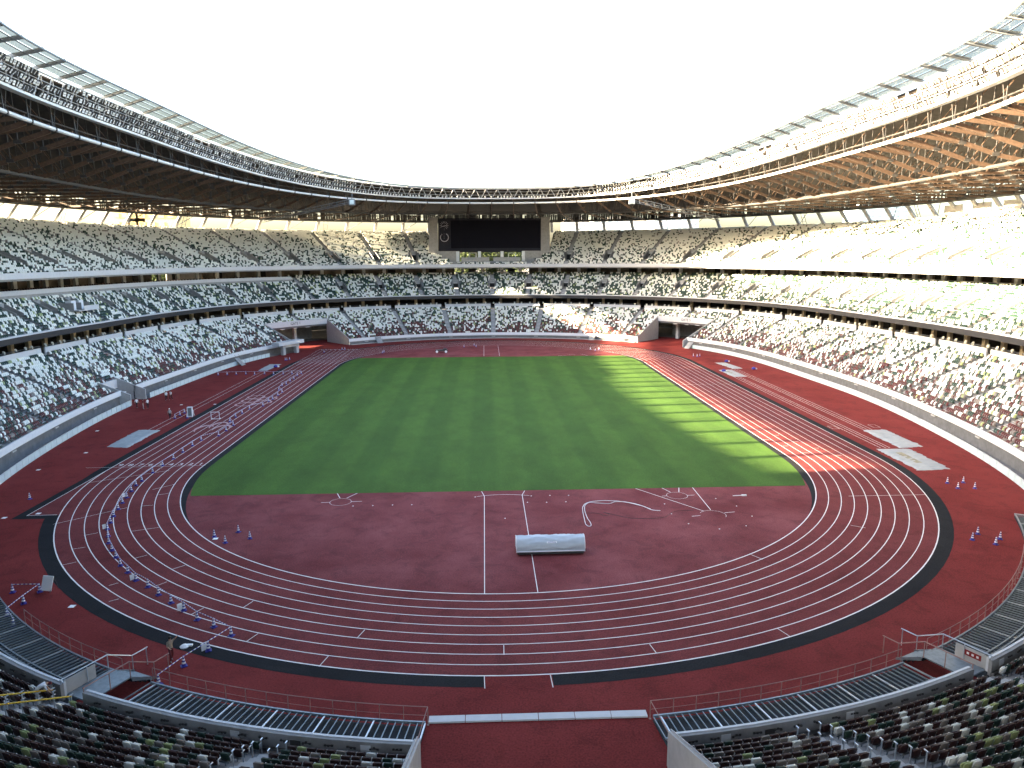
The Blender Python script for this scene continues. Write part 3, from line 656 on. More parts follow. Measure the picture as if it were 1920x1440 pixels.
# ---- seats
def seat_parts():
    """local frame: x along the row, y towards the pitch, z up"""
    xs = np.array([-.215, -.17, -.06, .06, .17, .215]); zs = np.array([.40, .55, .70, .80, .86])
    Vb = []
    for side, off in ((0, 0.0), (1, -.035)):
        for z in zs:
            for x in xs:
                f = (z-.40)/.46; topcut = 1-.20*max(0, (f-.75)/.25)**2
                xx = x*topcut*(1-.04*f); zz = z-(.05*(abs(x)/.215)**4 if z > .84 else 0)
                Vb.append((xx, -.02-.10*f+.05*(x/.215)**2+off, zz))
    nx, nz = len(xs), len(zs); F = []
    for i in range(nz-1):
        for j in range(nx-1):
            a = i*nx+j; F.append((a, a+1, a+nx+1, a+nx)); b = a+nx*nz; F.append((b, b+nx, b+nx+1, b+1))
    o = nx*nz
    for j in range(nx-1): F.append((j, o+j, o+j+1, j+1)); a = (nz-1)*nx+j; F.append((a, a+1, o+a+1, o+a))
    for i in range(nz-1): a = i*nx; F.append((a, a+nx, o+a+nx, o+a)); a += nx-1; F.append((a, o+a, o+a+nx, a+nx))
    back = (np.array(Vb), np.array(F))
    def bx(c, s, tilt=0.0):
        m = MB(); m.box((0, 0, 0), s); v = np.array(m.v); ca, sa = math.cos(tilt), math.sin(tilt); v = np.c_[v[:, 0], v[:, 1]*ca-v[:, 2]*sa, v[:, 1]*sa+v[:, 2]*ca]+np.array(c); return v, np.array(m.f)
    pan = bx((0, .085, .56), (.41, .055, .36), .16)
    def cat(*L):
        V = []; F = []; o = 0
        for v, f in L: V.append(v); F.append(f+o); o += len(v)
        return np.concatenate(V), np.concatenate(F)
    arm = cat(bx((.255, .02, .50), (.035, .05, .26)), bx((.255, .08, .64), (.05, .24, .035)))
    leg = cat(bx((0, -.01, .19), (.05, .05, .40)), bx((0, -.10, .385), (.50, .06, .05)))
    return back, pan, arm, leg
BACK, PAN, ARM, LEG = seat_parts()
def simple_box(x0, x1, y0, y1, z0, z1, ty=0.0, faces=(0, 1, 2, 3, 4)):
    V = np.array([(x0, y0, z0), (x1, y0, z0), (x1, y1, z0), (x0, y1, z0), (x0, y0-ty, z1), (x1, y0-ty, z1), (x1, y1-ty, z1), (x0, y1-ty, z1)])
    F = np.array([(4, 5, 6, 7), (0, 1, 5, 4), (1, 2, 6, 5), (2, 3, 7, 6), (3, 0, 4, 7)]); return V, F[list(faces)]
def merge(L):
    V = []; F = []; M = []; o = 0
    for (v, f), m in L: V.append(v); F.append(f+o); M += [m]*len(f); o += len(v)
    return np.concatenate(V), np.concatenate(F), np.array(M)
LOD_N = merge([(BACK, -1), (PAN, -1), (ARM, 6), (LEG, 7)])
LOD_M = merge([(simple_box(-.225, .225, -.06, 0, .32, .86, .09), -1), (simple_box(-.21, .21, .05, .12, .34, .76, .06), -1), (simple_box(.23, .27, -.05, .10, .34, .60), 7)])
LOD_F = merge([(simple_box(-.225, .225, -.06, .06, .30, .84, .05), -1)])

def seat_positions(t, pitch):
    out = []
    for j in range(t.rows):
        d = t.d0+j*t.tread+t.tread*.60; z = t.z0+j*t.rise
        q = BOWL.P+d*BOWL.N; q = np.r_[q, q[:1]]; cum = np.r_[0, np.cumsum(np.hypot(*np.diff(q, axis=0).T))]
        bl = np.interp(np.arange(t.nblk+1)*LB/t.nblk, BOWL.cum, cum)
        for k in range(t.nblk):
            a, b = bl[k]+.64, bl[k+1]-.64; n = int((b-a)/pitch)
            if n < 1: continue
            s = a+(b-a-n*pitch)/2+pitch*(np.arange(n)+.5); S = np.interp(s, cum, BOWL.cum)
            out.append(np.c_[S, np.full(n, d), np.full(n, z), np.full(n, j)])
    A = np.concatenate(out); ok = np.ones(len(A), bool)
    for a, b, e, f in t.holes:
        m = .55 if (b-a) < 3 else .35
        ok &= ~(inr(A[:, 0], a-m, b+m) & (A[:, 1] > e-.3) & (A[:, 1] < f+.25))
    return A[ok]
SEATS = []
for t, pitch in ((T1, .50), (T2, .50), (T3, .52)):
    A = seat_positions(t, pitch); q = BOWL.at(A[:, 0], 0)+A[:, 1:2]*BOWL.nrm(A[:, 0]); pos = np.c_[q, A[:, 2]]
    iv = inview(pos+[0, 0, .5], .98 if t is T1 else .86, .80 if t is T1 else .60); A, pos = A[iv], pos[iv]; n = len(A); h = A[:, 3]/(t.rows-1); u = rng.random(n); kid = np.zeros(n, int)
    near = (pos[:, 1] < -60)
    if t is T1:
        # large soft patches so that colours clump slightly
        cl = .12*np.sin(A[:, 0]*.9+h*5)+.10*np.sin(A[:, 0]*.37-h*9)
        pr_ = np.clip(.72-1.05*h+cl, .03, .9); pw = np.clip(.20+.36*np.minimum(1, h*2.0)-cl*.7, .1, .7)*(1-.75*pr_)
        pl = np.full(n, .06); pt = .07+.07*(1-h)
        c1 = pr_*.92; c2 = c1+pw; c3 = c2+pl*(1-pr_); c4 = c3+pt*(1-pr_*.6)
        kid = np.where(u < c1, 2, np.where(u < c2, 0, np.where(u < c3, 3, np.where(u < c4, 4, 1))))
        un = rng.random(n); hn = np.clip(h*1.6, 0, 1)
        kn = np.where(un < .66-.26*hn, 5, np.where(un < .80-.18*hn, 1, np.where(un < .89-.07*hn, 4, np.where(un < .925-.01*hn, 3, 0))))
        kid = np.where(near, kn, kid)
    elif t is T2:
        cl = .12*np.sin(A[:, 0]*1.1+h*4)
        kid = np.where(u < .44+cl, 0, np.where(u < .49+cl, 3, np.where(u < .53+cl, 4, 1)))
    else:
        cl = .06*np.sin(A[:, 0]*.8+h*6)
        kid = np.where(u < .60+.26*h+cl, 0, np.where(u < .66+.24*h+cl, 4, 1))
    Nn = BOWL.nrm(A[:, 0]); SEATS.append((t, pos, Nn, kid, A))
# the 300 seats that show largest become single objects
t, pos, Nn, kid, A = SEATS[0]
dist = np.linalg.norm(pos-CAM, axis=1); inframe = inview(pos+[0, 0, .6], .70, .52); order = np.argsort(np.where(inframe, dist, 1e9))[:300]
single = np.zeros(len(pos), bool); single[order] = True
PM = {}
ORD = ['front', 'second', 'third', 'fourth', 'fifth', 'sixth', 'seventh', 'eighth', 'ninth', 'tenth', 'eleventh', 'twelfth', 'thirteenth', 'fourteenth', 'fifteenth', 'sixteenth', 'seventeenth', 'eighteenth', 'nineteenth', 'last']
WPL = mat('white plastic', (0.62, 0.64, 0.66), 0.4)
def pmesh(nm, vf, m):
    if (nm, m.name) not in PM: PM[(nm, m.name)] = fastmesh(nm, vf[0], vf[1], [m])
    return PM[(nm, m.name)]
for i in order:
    k = kid[i]; left = pos[i, 0] < 1; row = ORD[int(A[i, 3])]; bk = int(A[i, 0] // (LB/40))
    where = {19: 'beside the tunnel wall on the red sign side', 20: 'beside the tunnel wall on the yellow rail side', 18: 'between the aisles leading to the red sign', 21: 'between the aisles leading to the yellow rail'}.get(bk, 'past the yellow rail' if left else 'past the red sign')
    o = thing('stadium_seat', f'{SEATN[k]} seat in the {row} row {where}', 'seat', tuple(pos[i]), math.atan2(-Nn[i, 0], Nn[i, 1])+PI, f'{SEATN[k]} {row} row seats {where}')
    for nm, vf, m in (('backrest', BACK, SEATC[k]), ('seat_pan', PAN, SEATC[k]), ('armrest', ARM, WPL), ('support_leg', LEG, GALV)): link(bpy.data.objects.new(nm, pmesh(nm, vf, m)), o)
# all other seats: one mass
VV = []; FF = []; MM = []; off = 0
def emit(lod, pos, Nn, kid):
    global off
    V, F, M = lod; n = len(pos)
    if n == 0: return
    fx, fy = -Nn[:, 0], -Nn[:, 1]; tx, ty = Nn[:, 1], -Nn[:, 0]
    tilt = rng.normal(0, .035, n)                      # small irregularity
    W = np.empty((n, len(V), 3)); yy = V[None, :, 1]+tilt[:, None]*(V[None, :, 2]-.35)
    sx = -V[None, :, 0]
    W[..., 0] = pos[:, None, 0]+sx*tx[:, None]+yy*fx[:, None]; W[..., 1] = pos[:, None, 1]+sx*ty[:, None]+yy*fy[:, None]; W[..., 2] = pos[:, None, 2]+V[None, :, 2]
    VV.append(W.reshape(-1, 3)); FF.append((F[None]+(np.arange(n)*len(V))[:, None, None]+off).reshape(-1, 4))
    MM.append(np.where(M[None] < 0, kid[:, None], M[None]).ravel()); off += n*len(V)
NSEAT = 0
for t, pos, Nn, kid, A in SEATS:
    keep = ~single if t is T1 else np.ones(len(pos), bool); d = np.linalg.norm(pos-CAM, axis=1)
    lodn = keep & (d < 62); lodm = keep & ~lodn
    if t is T3: lodf = lodm & (d > 150); lodm &= ~lodf; emit(LOD_F, pos[lodf], Nn[lodf], kid[lodf])
    emit(LOD_N, pos[lodn], Nn[lodn], kid[lodn]); emit(LOD_M, pos[lodm], Nn[lodm], kid[lodm]); NSEAT += keep.sum()
# dark lounge chairs
cS = np.arange(S_VIP[0], S_VIP[1], .75); cN = BOWL.nrm(cS)
for d_, z_ in ((25.6, 18.5), (26.6, 18.75)):
    cq = BOWL.at(cS, d_); cpos = np.c_[cq, np.full(len(cS), z_)]; iv = inview(cpos, .74, .56) & (rng.random(len(cS)) < .85); emit(LOD_M, cpos[iv], cN[iv], np.full(iv.sum(), 5))
# white companion chairs along the lower concourse rail
cS = np.arange(0, LB, 2.35); cS = cS[~inr(cS, S_NEAR-28, S_NEAR+28)] + rng.normal(0, .5, (~inr(cS, S_NEAR-28, S_NEAR+28)).sum()); cN = BOWL.nrm(cS); cq = BOWL.at(cS, 17.6)
cpos = np.c_[cq, np.full(len(cS), 9.35)]; iv = inview(cpos, .74, .56); emit(LOD_M, cpos[iv], cN[iv], np.zeros(iv.sum(), int))
me = fastmesh('seat_mass', np.concatenate(VV), np.concatenate(FF), SEATC+[WPL, GALV], np.concatenate(MM))
link(bpy.data.objects.new('seat_mass', me), None, 'tens of thousands of white, green and brown seats filling the tiers', 'seats', None, 'stuff')
print('SEATS', NSEAT, 'faces', len(me.polygons))

# ================================================================== ROOF
LR = ROOF.L
def sad(ze, zs, y): f = min(1.0, abs(y-.6)/96.0)**2; return zs+(ze-zs)*f
RINGS = dict(K=(-8.4, 44.5, 50.1), L=(-4.8, 44.8, 48.9), H=(-4.3, 42.0, 45.3), I=(-3.5, 40.8, 42.4), J=(9.0, 38.35, 37.85), G=(45.0, 37.7, 37.7))
def RP(S, d, ze, zs, dz=0.0):
    q = ROOF.at(S, d); q0 = ROOF.at(S, 0); return np.array([q[0], q[1], sad(ze, zs, q0[1])+dz])
def RG(S, k, dz=0.0, dd=0.0): d, a, b = RINGS[k]; return RP(S, d+dd, a, b, dz)
def lower_z(S, d):
    """height of the lower chord at offset d"""
    ks = [(-3.5, RG(S, 'I')[2]), (9.0, RG(S, 'J')[2]), (45.0, 37.7)]
    return np.interp(d, [k[0] for k in ks], [k[1] for k in ks])
def upper_z(S, d):
    zi = RG(S, 'L')[2]-.25
    return np.interp(d, [-4.8, 12.0, 49.0], [zi, .35*zi+.65*43.2, 40.6])
def UQ(S, d, dz=0.0): q = ROOF.at(S, d); return np.array([q[0], q[1], upper_z(S, d)+dz])
def LQ(S, d, dz=0.0): q = ROOF.at(S, d); return np.array([q[0], q[1], lower_z(S, d)+dz])
roof = thing('stadium_roof', 'oval cantilever roof of timber and steel trusses with a glazed inner rim', 'roof')
# opaque deck
SS = np.linspace(0, LR, 217); dd = [-4.2, 0, 4, 8, 12, 18, 24, 30, 36, 42, 46, 49]
V = []
for dz in (0.0, .28):
    for d in dd: V.append(np.array([UQ(S, d, dz) for S in SS]))
k = len(SS); V = np.concatenate(V); F = []; n = len(dd)
for l in range(2):
    for i in range(n-1):
        j = np.arange(k-1); a = l*n*k+i*k+j; F.append(np.c_[a, a+1, a+k+1, a+k] if l else np.c_[a, a+k, a+k+1, a+1])
for i in (0, n-1): j = np.arange(k-1); a = i*k+j; b = n*k+i*k+j; F.append(np.c_[a, a+1, b+1, b])
link(bpy.data.objects.new('roof_deck', fastmesh('roof_deck', V, np.concatenate(F), [DECKM])), roof)
# ring members
def ring_tube(name, key, r, m, n=8, dz=0.0, dd_=0.0, step=2.2):
    S = np.arange(0, LR, step); mb = MB(); mb.tube([RG(s, key, dz, dd_) for s in S], r, n, closed=True); o = mb.build(name, m, roof); return o
ring_tube('inner_pipe', 'I', .27, STEELP); ring_tube('middle_pipe', 'J', .26, STEELD); ring_tube('edge_beam', 'G', .32, STEELD, 6)
ring_tube('upper_chord', 'L', .16, STEELP, 6, dz=-.1); ring_tube('rim_gutter', 'K', .12, STEEL, 6); ring_tube('rim_rail', 'K', .035, STEELP, 4, dz=1.0)
ring_tube('edge_beam', 'G', .14, STEELD, 6, dz=-.35, dd_=.2)
# lamp catwalk: bright strip on the lower chord plus two rails carrying the lamps
mb = MB(); S = np.r_[np.arange(0, LR, 2.2), 0]; a = [RG(s, 'H', -.12, -.45) for s in S]; b = [RG(s, 'H', -.12, .55) for s in S]; c = [RG(s, 'H', .10, .55) for s in S]; e = [RG(s, 'H', .22, -.45) for s in S]
for p, q in ((a, b), (b, c), (c, e), (e, a)): mb.quadstrip(p, q)
mb.build('catwalk', STEELP, roof)
def hl(S, f, dd_=0.0):
    p, q = RG(S, 'H', 0, dd_), RG(S, 'L', 0, dd_); return p+(q-p)*f
for f in (.36, .68):
    mb = MB(); mb.tube([hl(s, f, -.25) for s in np.arange(0, LR, 2.2)], .05, 5, closed=True); mb.build('lamp_rail', STEELP, roof)
mb = MB(); mb.tube([RG(s, 'I', 1.25, 1.2) for s in np.arange(0, LR, 2.2)], .10, 5, closed=True); mb.build('service_rail', STEELD, roof)
for d in (14, 20, 26, 32, 38):
    mb = MB(); S = np.arange(0, LR, 2.4); mb.tube([LQ(s, d, 1.5 if d < 12 else 1.0) for s in S], .13, 4, closed=True); mb.build('purlin', STEELD, roof)
# radial trusses
NT = 80; DS = LR/NT; NC = 104; DC = LR/NC; beams = []; restb = MB(); nvis = 0
segd = [(-2.9, .9), (1.7, 5.6), (6.4, 10.6), (11.5, 16.2), (17.2, 22.0), (23.0, 28.0), (29.0, 34.0), (35.0, 39.6), (40.4, 44.6)]
def tangent(S): n = ROOF.nrm(S); return np.array([n[1], -n[0], 0.0])
TB = []
for i in range(NT):
    S = i*DS; P0 = RG(S, 'I'); P1 = RG(S, 'G')
    if not (inview(P0, .85, .75)[0] or inview(P1, .85, .75)[0] or inview((P0+P1)/2, .85, .75)[0]): continue
    T = tangent(S); mb = MB(); lat = MB()
    # inner face: zigzag between catwalk and upper chord
    for s0 in (S, S+DS/2):
        mb.tube([RG(s0, 'H', 0, .25), RG(s0+DS/4, 'L', -.1, .25)], .085, 5, 1); mb.tube([RG(s0+DS/4, 'L', -.1, .25), RG(s0+DS/2, 'H', 0, .25)], .085, 5, 1)
    mb.beam(RG(S, 'L', .1, .3), RG(S, 'K', .15, .1), .22, .42, 0)                 # glazing rib
    mb.tube([RG(S, 'I', 0, .1), RG(S, 'H', 0, .5)], .06, 5, 2); mb.tube([RG(S, 'H', 0, .2), UQ(S, 1.5)], .08, 5, 2)
    lat.beam(RG(S, 'I', .5, .6), LQ(S, 5.0, 2.2), .2, .55)
    mb.beam(RG(S, 'K', 0, 0), RG(S, 'K', 1.0, 0), .05, .05, 1, up=(1, 0, 0))
    # joint plates on the lower chord, hangers and diagonals
    js = [-3.3]+[(segd[q][1]+segd[q+1][0])/2 for q in range(len(segd)-1)]+[44.9]
    for q, d in enumerate(js):
        a_ = LQ(S, d); b_ = LQ(S, min(d+1.0, 45)); X = b_-a_; X[2] = 0; X /= np.linalg.norm(X)
        mb.box(a_+np.array([0, 0, .02]), (1.05, .30, .46), (X, T, np.array([0, 0, 1.])), 2)
        mb.beam(a_, UQ(S, min(d+.2, 48.5)), .12, .12, 2, up=(1, 0, 0))
        if q: lat.beam(LQ(S, js[q-1]+.5, .2), UQ(S, d-.3), .09, .12)
    mb.beam(LQ(S, 44.9, .3), UQ(S, 48.6), .25, .3, 2)
    tr = mb.build('roof_truss', [STEEL, STEELP, STEELD], roof); lat.build('timber_lattice', TIMBER, tr)
    for d0_, d1_ in segd: 
        p, q = LQ(S, d0_), LQ(S, d1_); c_ = (p+q)/2; TB.append((np.linalg.norm(c_-CAM) if inview(c_, .70, .53)[0] else 1e6, p, q, tr))
for i in range(NC):                                  # inclined outer columns and braces
    S = i*DC
    if not (inview(np.array([*ROOF.at(S, 47), 36.0]), .85, .75)[0] or ROOF.at(S, 47)[0] < -60): continue
    cb = MB(); p = np.array([*ROOF.at(S, 48.9), 33.9]); q = np.array([*ROOF.at(S, 45.6), 37.6]); cb.beam(p, q, .95, .45, up=(0, 0, 1)); cb.build('outer_column', CONCL, roof)
    if i % 2 == 0:
        mb = MB(); mb.tube([np.array([*ROOF.at(S, 48.6), 34.2]), np.array([*ROOF.at(S+DC*.55, 45.8), 37.6])], .09, 5); mb.build('column_brace', STEEL, roof)
    if i % 5 == 2:
        mb = MB()
        for o_ in (-.35, .35): mb.tube([np.array([*ROOF.at(S+1.4+o_, 48.2), 34.0]), np.array([*ROOF.at(S+1.4+o_, 46.4), 37.7])], .07, 5)
        for z_ in (.3, .6): mb.tube([np.array([*ROOF.at(S+1.05, 48.2-1.8*z_), 34+3.7*z_]), np.array([*ROOF.at(S+1.75, 48.2-1.8*z_), 34+3.7*z_])], .05, 4)
        mb.build('ladder_frame', STEELD, roof)
TB.sort(key=lambda r: r[0])
for n_, (dst, p, q, tr) in enumerate(TB):
    if n_ < 290:
        mb = MB(); mb.beam(p, q, .24, .60 if p[2] > 38.6 else .42); mb.build('timber_beam', TIMBER, tr)
    else: restb.beam(p, q, .24, .60 if p[2] > 38.6 else .42)
restb.build('timber_beam_mass', TIMBER, roof, kind='stuff')
# glazed rim panes: three per bay
for i in range(NT):
    S0, S1 = i*DS+.14, (i+1)*DS-.14
    if not inview(RG(S0, 'K'), .80, .70)[0]: continue
    for f0, f1 in ((.06, .36), (.40, .66), (.70, .97)):
        def gq(s, f, dz): return RG(s, 'L', dz+.25)*(1-f)+RG(s, 'K', dz+.25)*f
        mb = MB(); mb.hexa([gq(S0, f0, 0), gq(S1, f0, 0), gq(S1, f1, 0), gq(S0, f1, 0), gq(S0, f0, .03), gq(S1, f0, .03), gq(S1, f1, .03), gq(S0, f1, .03)]); mb.build('glass_pane', GLASS, roof)
mb = MB()
for f in (.38, .68):
    S = np.arange(0, LR, 2.2); mb.tube([RG(s, 'L', .2)*(1-f)+RG(s, 'K', .2)*f for s in S], .07, 4, closed=True)
    mb.build('glazing_bar', STEELD, roof); mb = MB()
# louvred eave with gaps that let daylight through
mb = MB()
for i in range(NT):
    if not inview(RG(i*DS, 'G'), .85, .75)[0]:
        a_, b_ = (np.array([*ROOF.at(s, 48.7), 37.9]) for s in (i*DS, (i+1)*DS)); mb.quadstrip([a_, b_], [a_+[0, 0, 2.8], b_+[0, 0, 2.8]]); continue
    for k_ in range(15):
        s0 = i*DS+DS*k_/15; s1 = s0+DS/15*rng.uniform(.84, 1.03)
        if rng.random() < .05: continue
        zt_ = rng.uniform(40.0, 40.6); zb = 37.75+rng.uniform(0, .35)
        a_, b_ = (np.array([*ROOF.at(s, 48.4), zb]) for s in (s0, s1)); h_ = np.array([0, 0, zt_-zb]); mb.hexa([a_, b_, b_+[0, 0.02, 0], a_+[0, 0.02, 0], a_+h_, b_+h_, b_+h_+[0, .02, 0], a_+h_+[0, .02, 0]])
mb.build('eave_louvre', DECKM, roof, kind='stuff')

# ---- floodlights
def lamp_mesh():
    mb = MB(); mb.box((0, 0, 0), (.52, .34, .62), mi=0); 
    for dz in (-.16, .16): mb.box((0, .185, dz), (.42, .03, .25), mi=1)
    mb.beam((-.32, -.05, -.42), (-.32, -.05, .1), .04, .06, 0, up=(1, 0, 0)); mb.beam((.32, -.05, -.42), (.32, -.05, .1), .04, .06, 0, up=(1, 0, 0))
    return mb
lampme = None; lm = MB(); lm.box((0, 0, 0), (.50, .32, .58)); lm.beam((-.30, -.05, -.42), (-.30, -.05, .12), .04, .06, up=(1, 0, 0)); lm.beam((.30, -.05, -.42), (.30, -.05, .12), .04, .06, up=(1, 0, 0)); lm.beam((-.3, -.05, -.40), (.3, -.05, -.40), .05, .05)
LAMPH = lm.mesh('housing', STEELD); ln = MB()
ln.box((0, 0, 0), (.44, .03, .24)); LAMPL = ln.mesh('lens', LENS)
lamps = []
for f, sp_ in ((.17, .95), (.50, .95), (.82, .95)):
    S = np.arange(0, LR, sp_)
    for s in S:
        q = ROOF.at(s, 0); y = q[1]; bay = (s/DS) % 8
        side = abs(q[0]-.8) > 33
        if not side: 
            if f > .2: continue
            if rng.random() < .35: continue
        elif (f > .6 and bay > 6.9) or rng.random() < .05: continue
        if abs(q[0]-.8) < 47 and side and f > .2 and (s/DS) % 5 > 3.4: continue
        p = hl(s, f, -.55)
        if not inview(p, .73, .60)[0]: continue
        lamps.append((np.linalg.norm(p-CAM) if inview(p, .70, .525)[0] else 1e6, p, s, rng.uniform(-.5, .5), rng.uniform(-.15, .35), 'lowest' if f < .3 else 'middle' if f < .6 else 'top'))
lamps.sort(key=lambda r: r[0]); LV = MB()
hv = np.array([v.co for v in LAMPH.vertices]); hf = np.array([list(p.vertices) for p in LAMPH.polygons]); lv = np.array([v.co for v in LAMPL.vertices]); lf = np.array([list(p.vertices) for p in LAMPL.polygons])
mv, mf, mm_ = merge([((hv, hf), 0), ((lv+[0, .18, .15], lf), 1), ((lv+[0, .18, -.15], lf), 1)])
VV = []; FF = []; MM = []; off = 0
for n_, (dst, p, s, yaw, tilt, rw) in enumerate(lamps):
    nn_ = ROOF.nrm(s); rz = math.atan2(-nn_[0]*-1, -nn_[1]) if False else math.atan2(nn_[0], -nn_[1])
    M = Matrix.Translation(Vector(p)) @ Matrix.Rotation(rz+yaw, 4, 'Z') @ Matrix.Rotation(-.45-tilt, 4, 'X')
    if n_ < 290:
        o = bpy.data.objects.new('floodlight', None); o.empty_display_size = .2; o.matrix_world = M
        link(o, None, f'boxy floodlight in the {rw} lamp row of the ' + ('sunlit brown' if p[0] > 0 else 'shaded dark') + ' timber roof side', 'floodlight', f'{rw} row floodlights on the ' + ('sunlit' if p[0] > 0 else 'shaded') + ' roof side')
        link(bpy.data.objects.new('housing', LAMPH), o)
        for dz in (.15, -.15): l_ = bpy.data.objects.new('lens', LAMPL); l_.location = (0, .18, dz); link(l_, o)
    else:
        Mn = np.array(M); VV.append(mv@Mn[:3, :3].T+Mn[:3, 3]); FF.append(mf+off); MM.append(mm_); off += len(mv)
me = fastmesh('floodlight_mass', np.concatenate(VV), np.concatenate(FF), [STEELD, LENS], np.concatenate(MM))
link(bpy.data.objects.new('floodlight_mass', me), None, 'rows of many small floodlights continuing along the roof truss', 'floodlights', None, 'stuff')
TRI = sum(len(o.data.polygons)*2 for o in COL.objects if o.type == 'MESH')
print('LAMPS', len(lamps), 'BEAMS', len(TB))

# unseen panels added between the near left rear columns to shut out low sun
S_a = ROOF.near(-40, -75); S_b = ROOF.near(-57, -50)
mb = MB(); ringbox(mb, S_a, S_b, 47.4, 47.7, 33.8, 38.2, plan=ROOF); mb.build('column_infill', CONCL, roof)
for x_, y_, n_ in ((64, 25, 3),):
    s_ = ROOF.near(x_, y_)
    for k_, f_ in enumerate((0.0, 1.05, 2.05)):
        mb = MB(); ringbox(mb, s_-f_*DS, s_-f_*DS+DS*.62, 47.0, 47.2, 34.2, 36.6, plan=ROOF); mb.build('column_infill', CONCL, roof)

# ================================================================== SCOREBOARD AND FAR END
sb = thing('scoreboard', 'huge switched-off black scoreboard screen with emblem strip at the far end', 'scoreboard', (0.3, 124, 26.5))
def sbp(name, c, s, m, par=None):
    mb = MB(); mb.box(np.array(c)-np.array([.3, 124, 26.5]), s); return mb.build(name, m, par or sb)
sbp('cabinet', (.35, 125.0, 32.3), (35.0, 2.0, 11.4), SCRFR)
scr = sbp('screen', (2.35, 123.92, 32.6), (30.4, .14, 9.3), SCREEN)
sbp('lower_panel', (2.35, 123.9, 27.25), (30.6, .2, 1.3), SCRFR)
ep = sbp('emblem_panel', (-15.0, 123.9, 32.2), (4.1, .22, 10.6), SCRFR)
# emblem: rays around a small figure above, ring with a stroke below
em = MB(); cx_, cz_ = -15.05, 35.6
for k in range(14):
    a_ = PI*(k/14*2); r0, r1 = .75, 1.45
    if k in (9, 10, 11): continue
    em.beam((cx_+r0*math.cos(a_), 123.76, cz_+r0*math.sin(a_)), (cx_+r1*math.cos(a_), 123.76, cz_+r1*math.sin(a_)), .03, .13)
em.beam((cx_, 123.75, cz_-1.6), (cx_, 123.75, cz_+.3), .03, .22); em.beam((cx_-.75, 123.75, cz_-.35), (cx_+.75, 123.75, cz_-.05), .03, .2)
cz_ = 31.6; pts = [(cx_+1.35*math.cos(t), 123.75, cz_+1.35*math.sin(t)) for t in np.linspace(PI*.82, PI*2.35, 26)]
for k in range(0, 25): em.beam(pts[k], pts[k+1], .03, .26)
em.beam((cx_-.1, 123.74, cz_-.5), (cx_-.1, 123.74, cz_+1.5), .03, .24); em.tube([(cx_-.95, 123.74, cz_+.8), (cx_-.75, 123.74, cz_+1.0), (cx_-1.0, 123.74, cz_+1.15)], .1, 5)
for k in range(len(em.v)): em.v[k] = tuple(np.array(em.v[k])-np.array([.3, 124, 26.5]))
em.build('emblem', SCRLG, ep)
fe = thing('scoreboard_pylons', 'pale concrete pylons and low walls framing the scoreboard recess', 'wall')
for x_ in (-18.8, 19.4):
    mb = MB(); mb.box((x_, 124.6, 32.2), (3.0, 1.6, 12.0)); mb.build('pylon', CONC, fe)
for x0, x1, z0, z1, y in ((-9.3, .1, 23.6, 24.9, 120.2), (1.5, 10.6, 23.6, 24.9, 120.2), (-17.4, -10, 22.3, 27.0, 123.4), (11.5, 18.6, 22.3, 27.0, 123.4)):
    mb = MB(); mb.box(((x0+x1)/2, y, (z0+z1)/2), (x1-x0, .35, z1-z0)); mb.build('low_wall', CONC, fe)
for x_ in (-10.6, -3.2, 4.5, 11.8):
    mb = MB(); mb.box((x_, 123.0, 25.2), (1.0, 1.0, 3.4)); mb.build('post', WHITE, fe)
for x_ in (-5.6, 8.0):
    mb = MB()
    for a_ in (-1.2, 1.2): mb.beam((x_+a_, 126, 23.4), (x_+a_, 126, 26.4), .25, .25, up=(1, 0, 0))
    mb.beam((x_-1.2, 126, 26.3), (x_+1.2, 126, 26.3), .2, .2); mb.beam((x_-1.2, 126, 24.3), (x_+1.2, 126, 24.3), .2, .2); mb.build('window_frame', WHITE, fe)
mb = MB(); mb.box((.5, 131, 23.2), (36, 16, .5)); mb.build('deck', CONC, fe)
# square relay boxes hung below the roof rim
for px, py in ((660, 379), (1185, 377)):
    d = ray(px, py); 
    t_ = 205.0 if px < 900 else 200.0
    p = CAM+d*t_/d[1]*1.0
    o = thing('hanging_box', 'square white framed box hung under the roof ring ' + ('on the shaded side' if px < 900 else 'on the sunlit side'), 'box', tuple(p))
    mb = MB(); mb.box((0, 0, 0), (1.6, .8, 1.6)); mb.build('housing', STEEL, o); mb = MB(); mb.box((0, -.42, 0), (1.1, .06, 1.1)); mb.build('front_panel', GLASSF, o)
    mb = MB(); mb.tube([(0, 0, .9), (0, .6, 2.4)], .1, 5); mb.build('hanger', STEEL, o)
    # inclined gantry running back from the box towards the stand top
    e_ = np.array(p); q = e_+np.array([-26 if px < 900 else 26, 6, -5.0]); mb = MB(); n0 = e_+np.array([0, .3, -.2])
    for o2 in ((0, 0, 0), (0, 0, 1.1), (0, .9, .5)): mb.tube([n0+np.array(o2), q+np.array(o2)], .09, 5)
    for k in range(12):
        a_ = n0+(q-n0)*k/12; b_ = n0+(q-n0)*(k+1)/12; mb.tube([a_, b_+[0, 0, 1.1]], .05, 4); mb.tube([b_, b_+[0, 0, 1.1]], .05, 4)
    mb.build('service_gantry', STEEL, label='inclined lattice gantry under the roof ' + ('on the shaded side' if px < 900 else 'on the sunlit side'), cat='gantry')

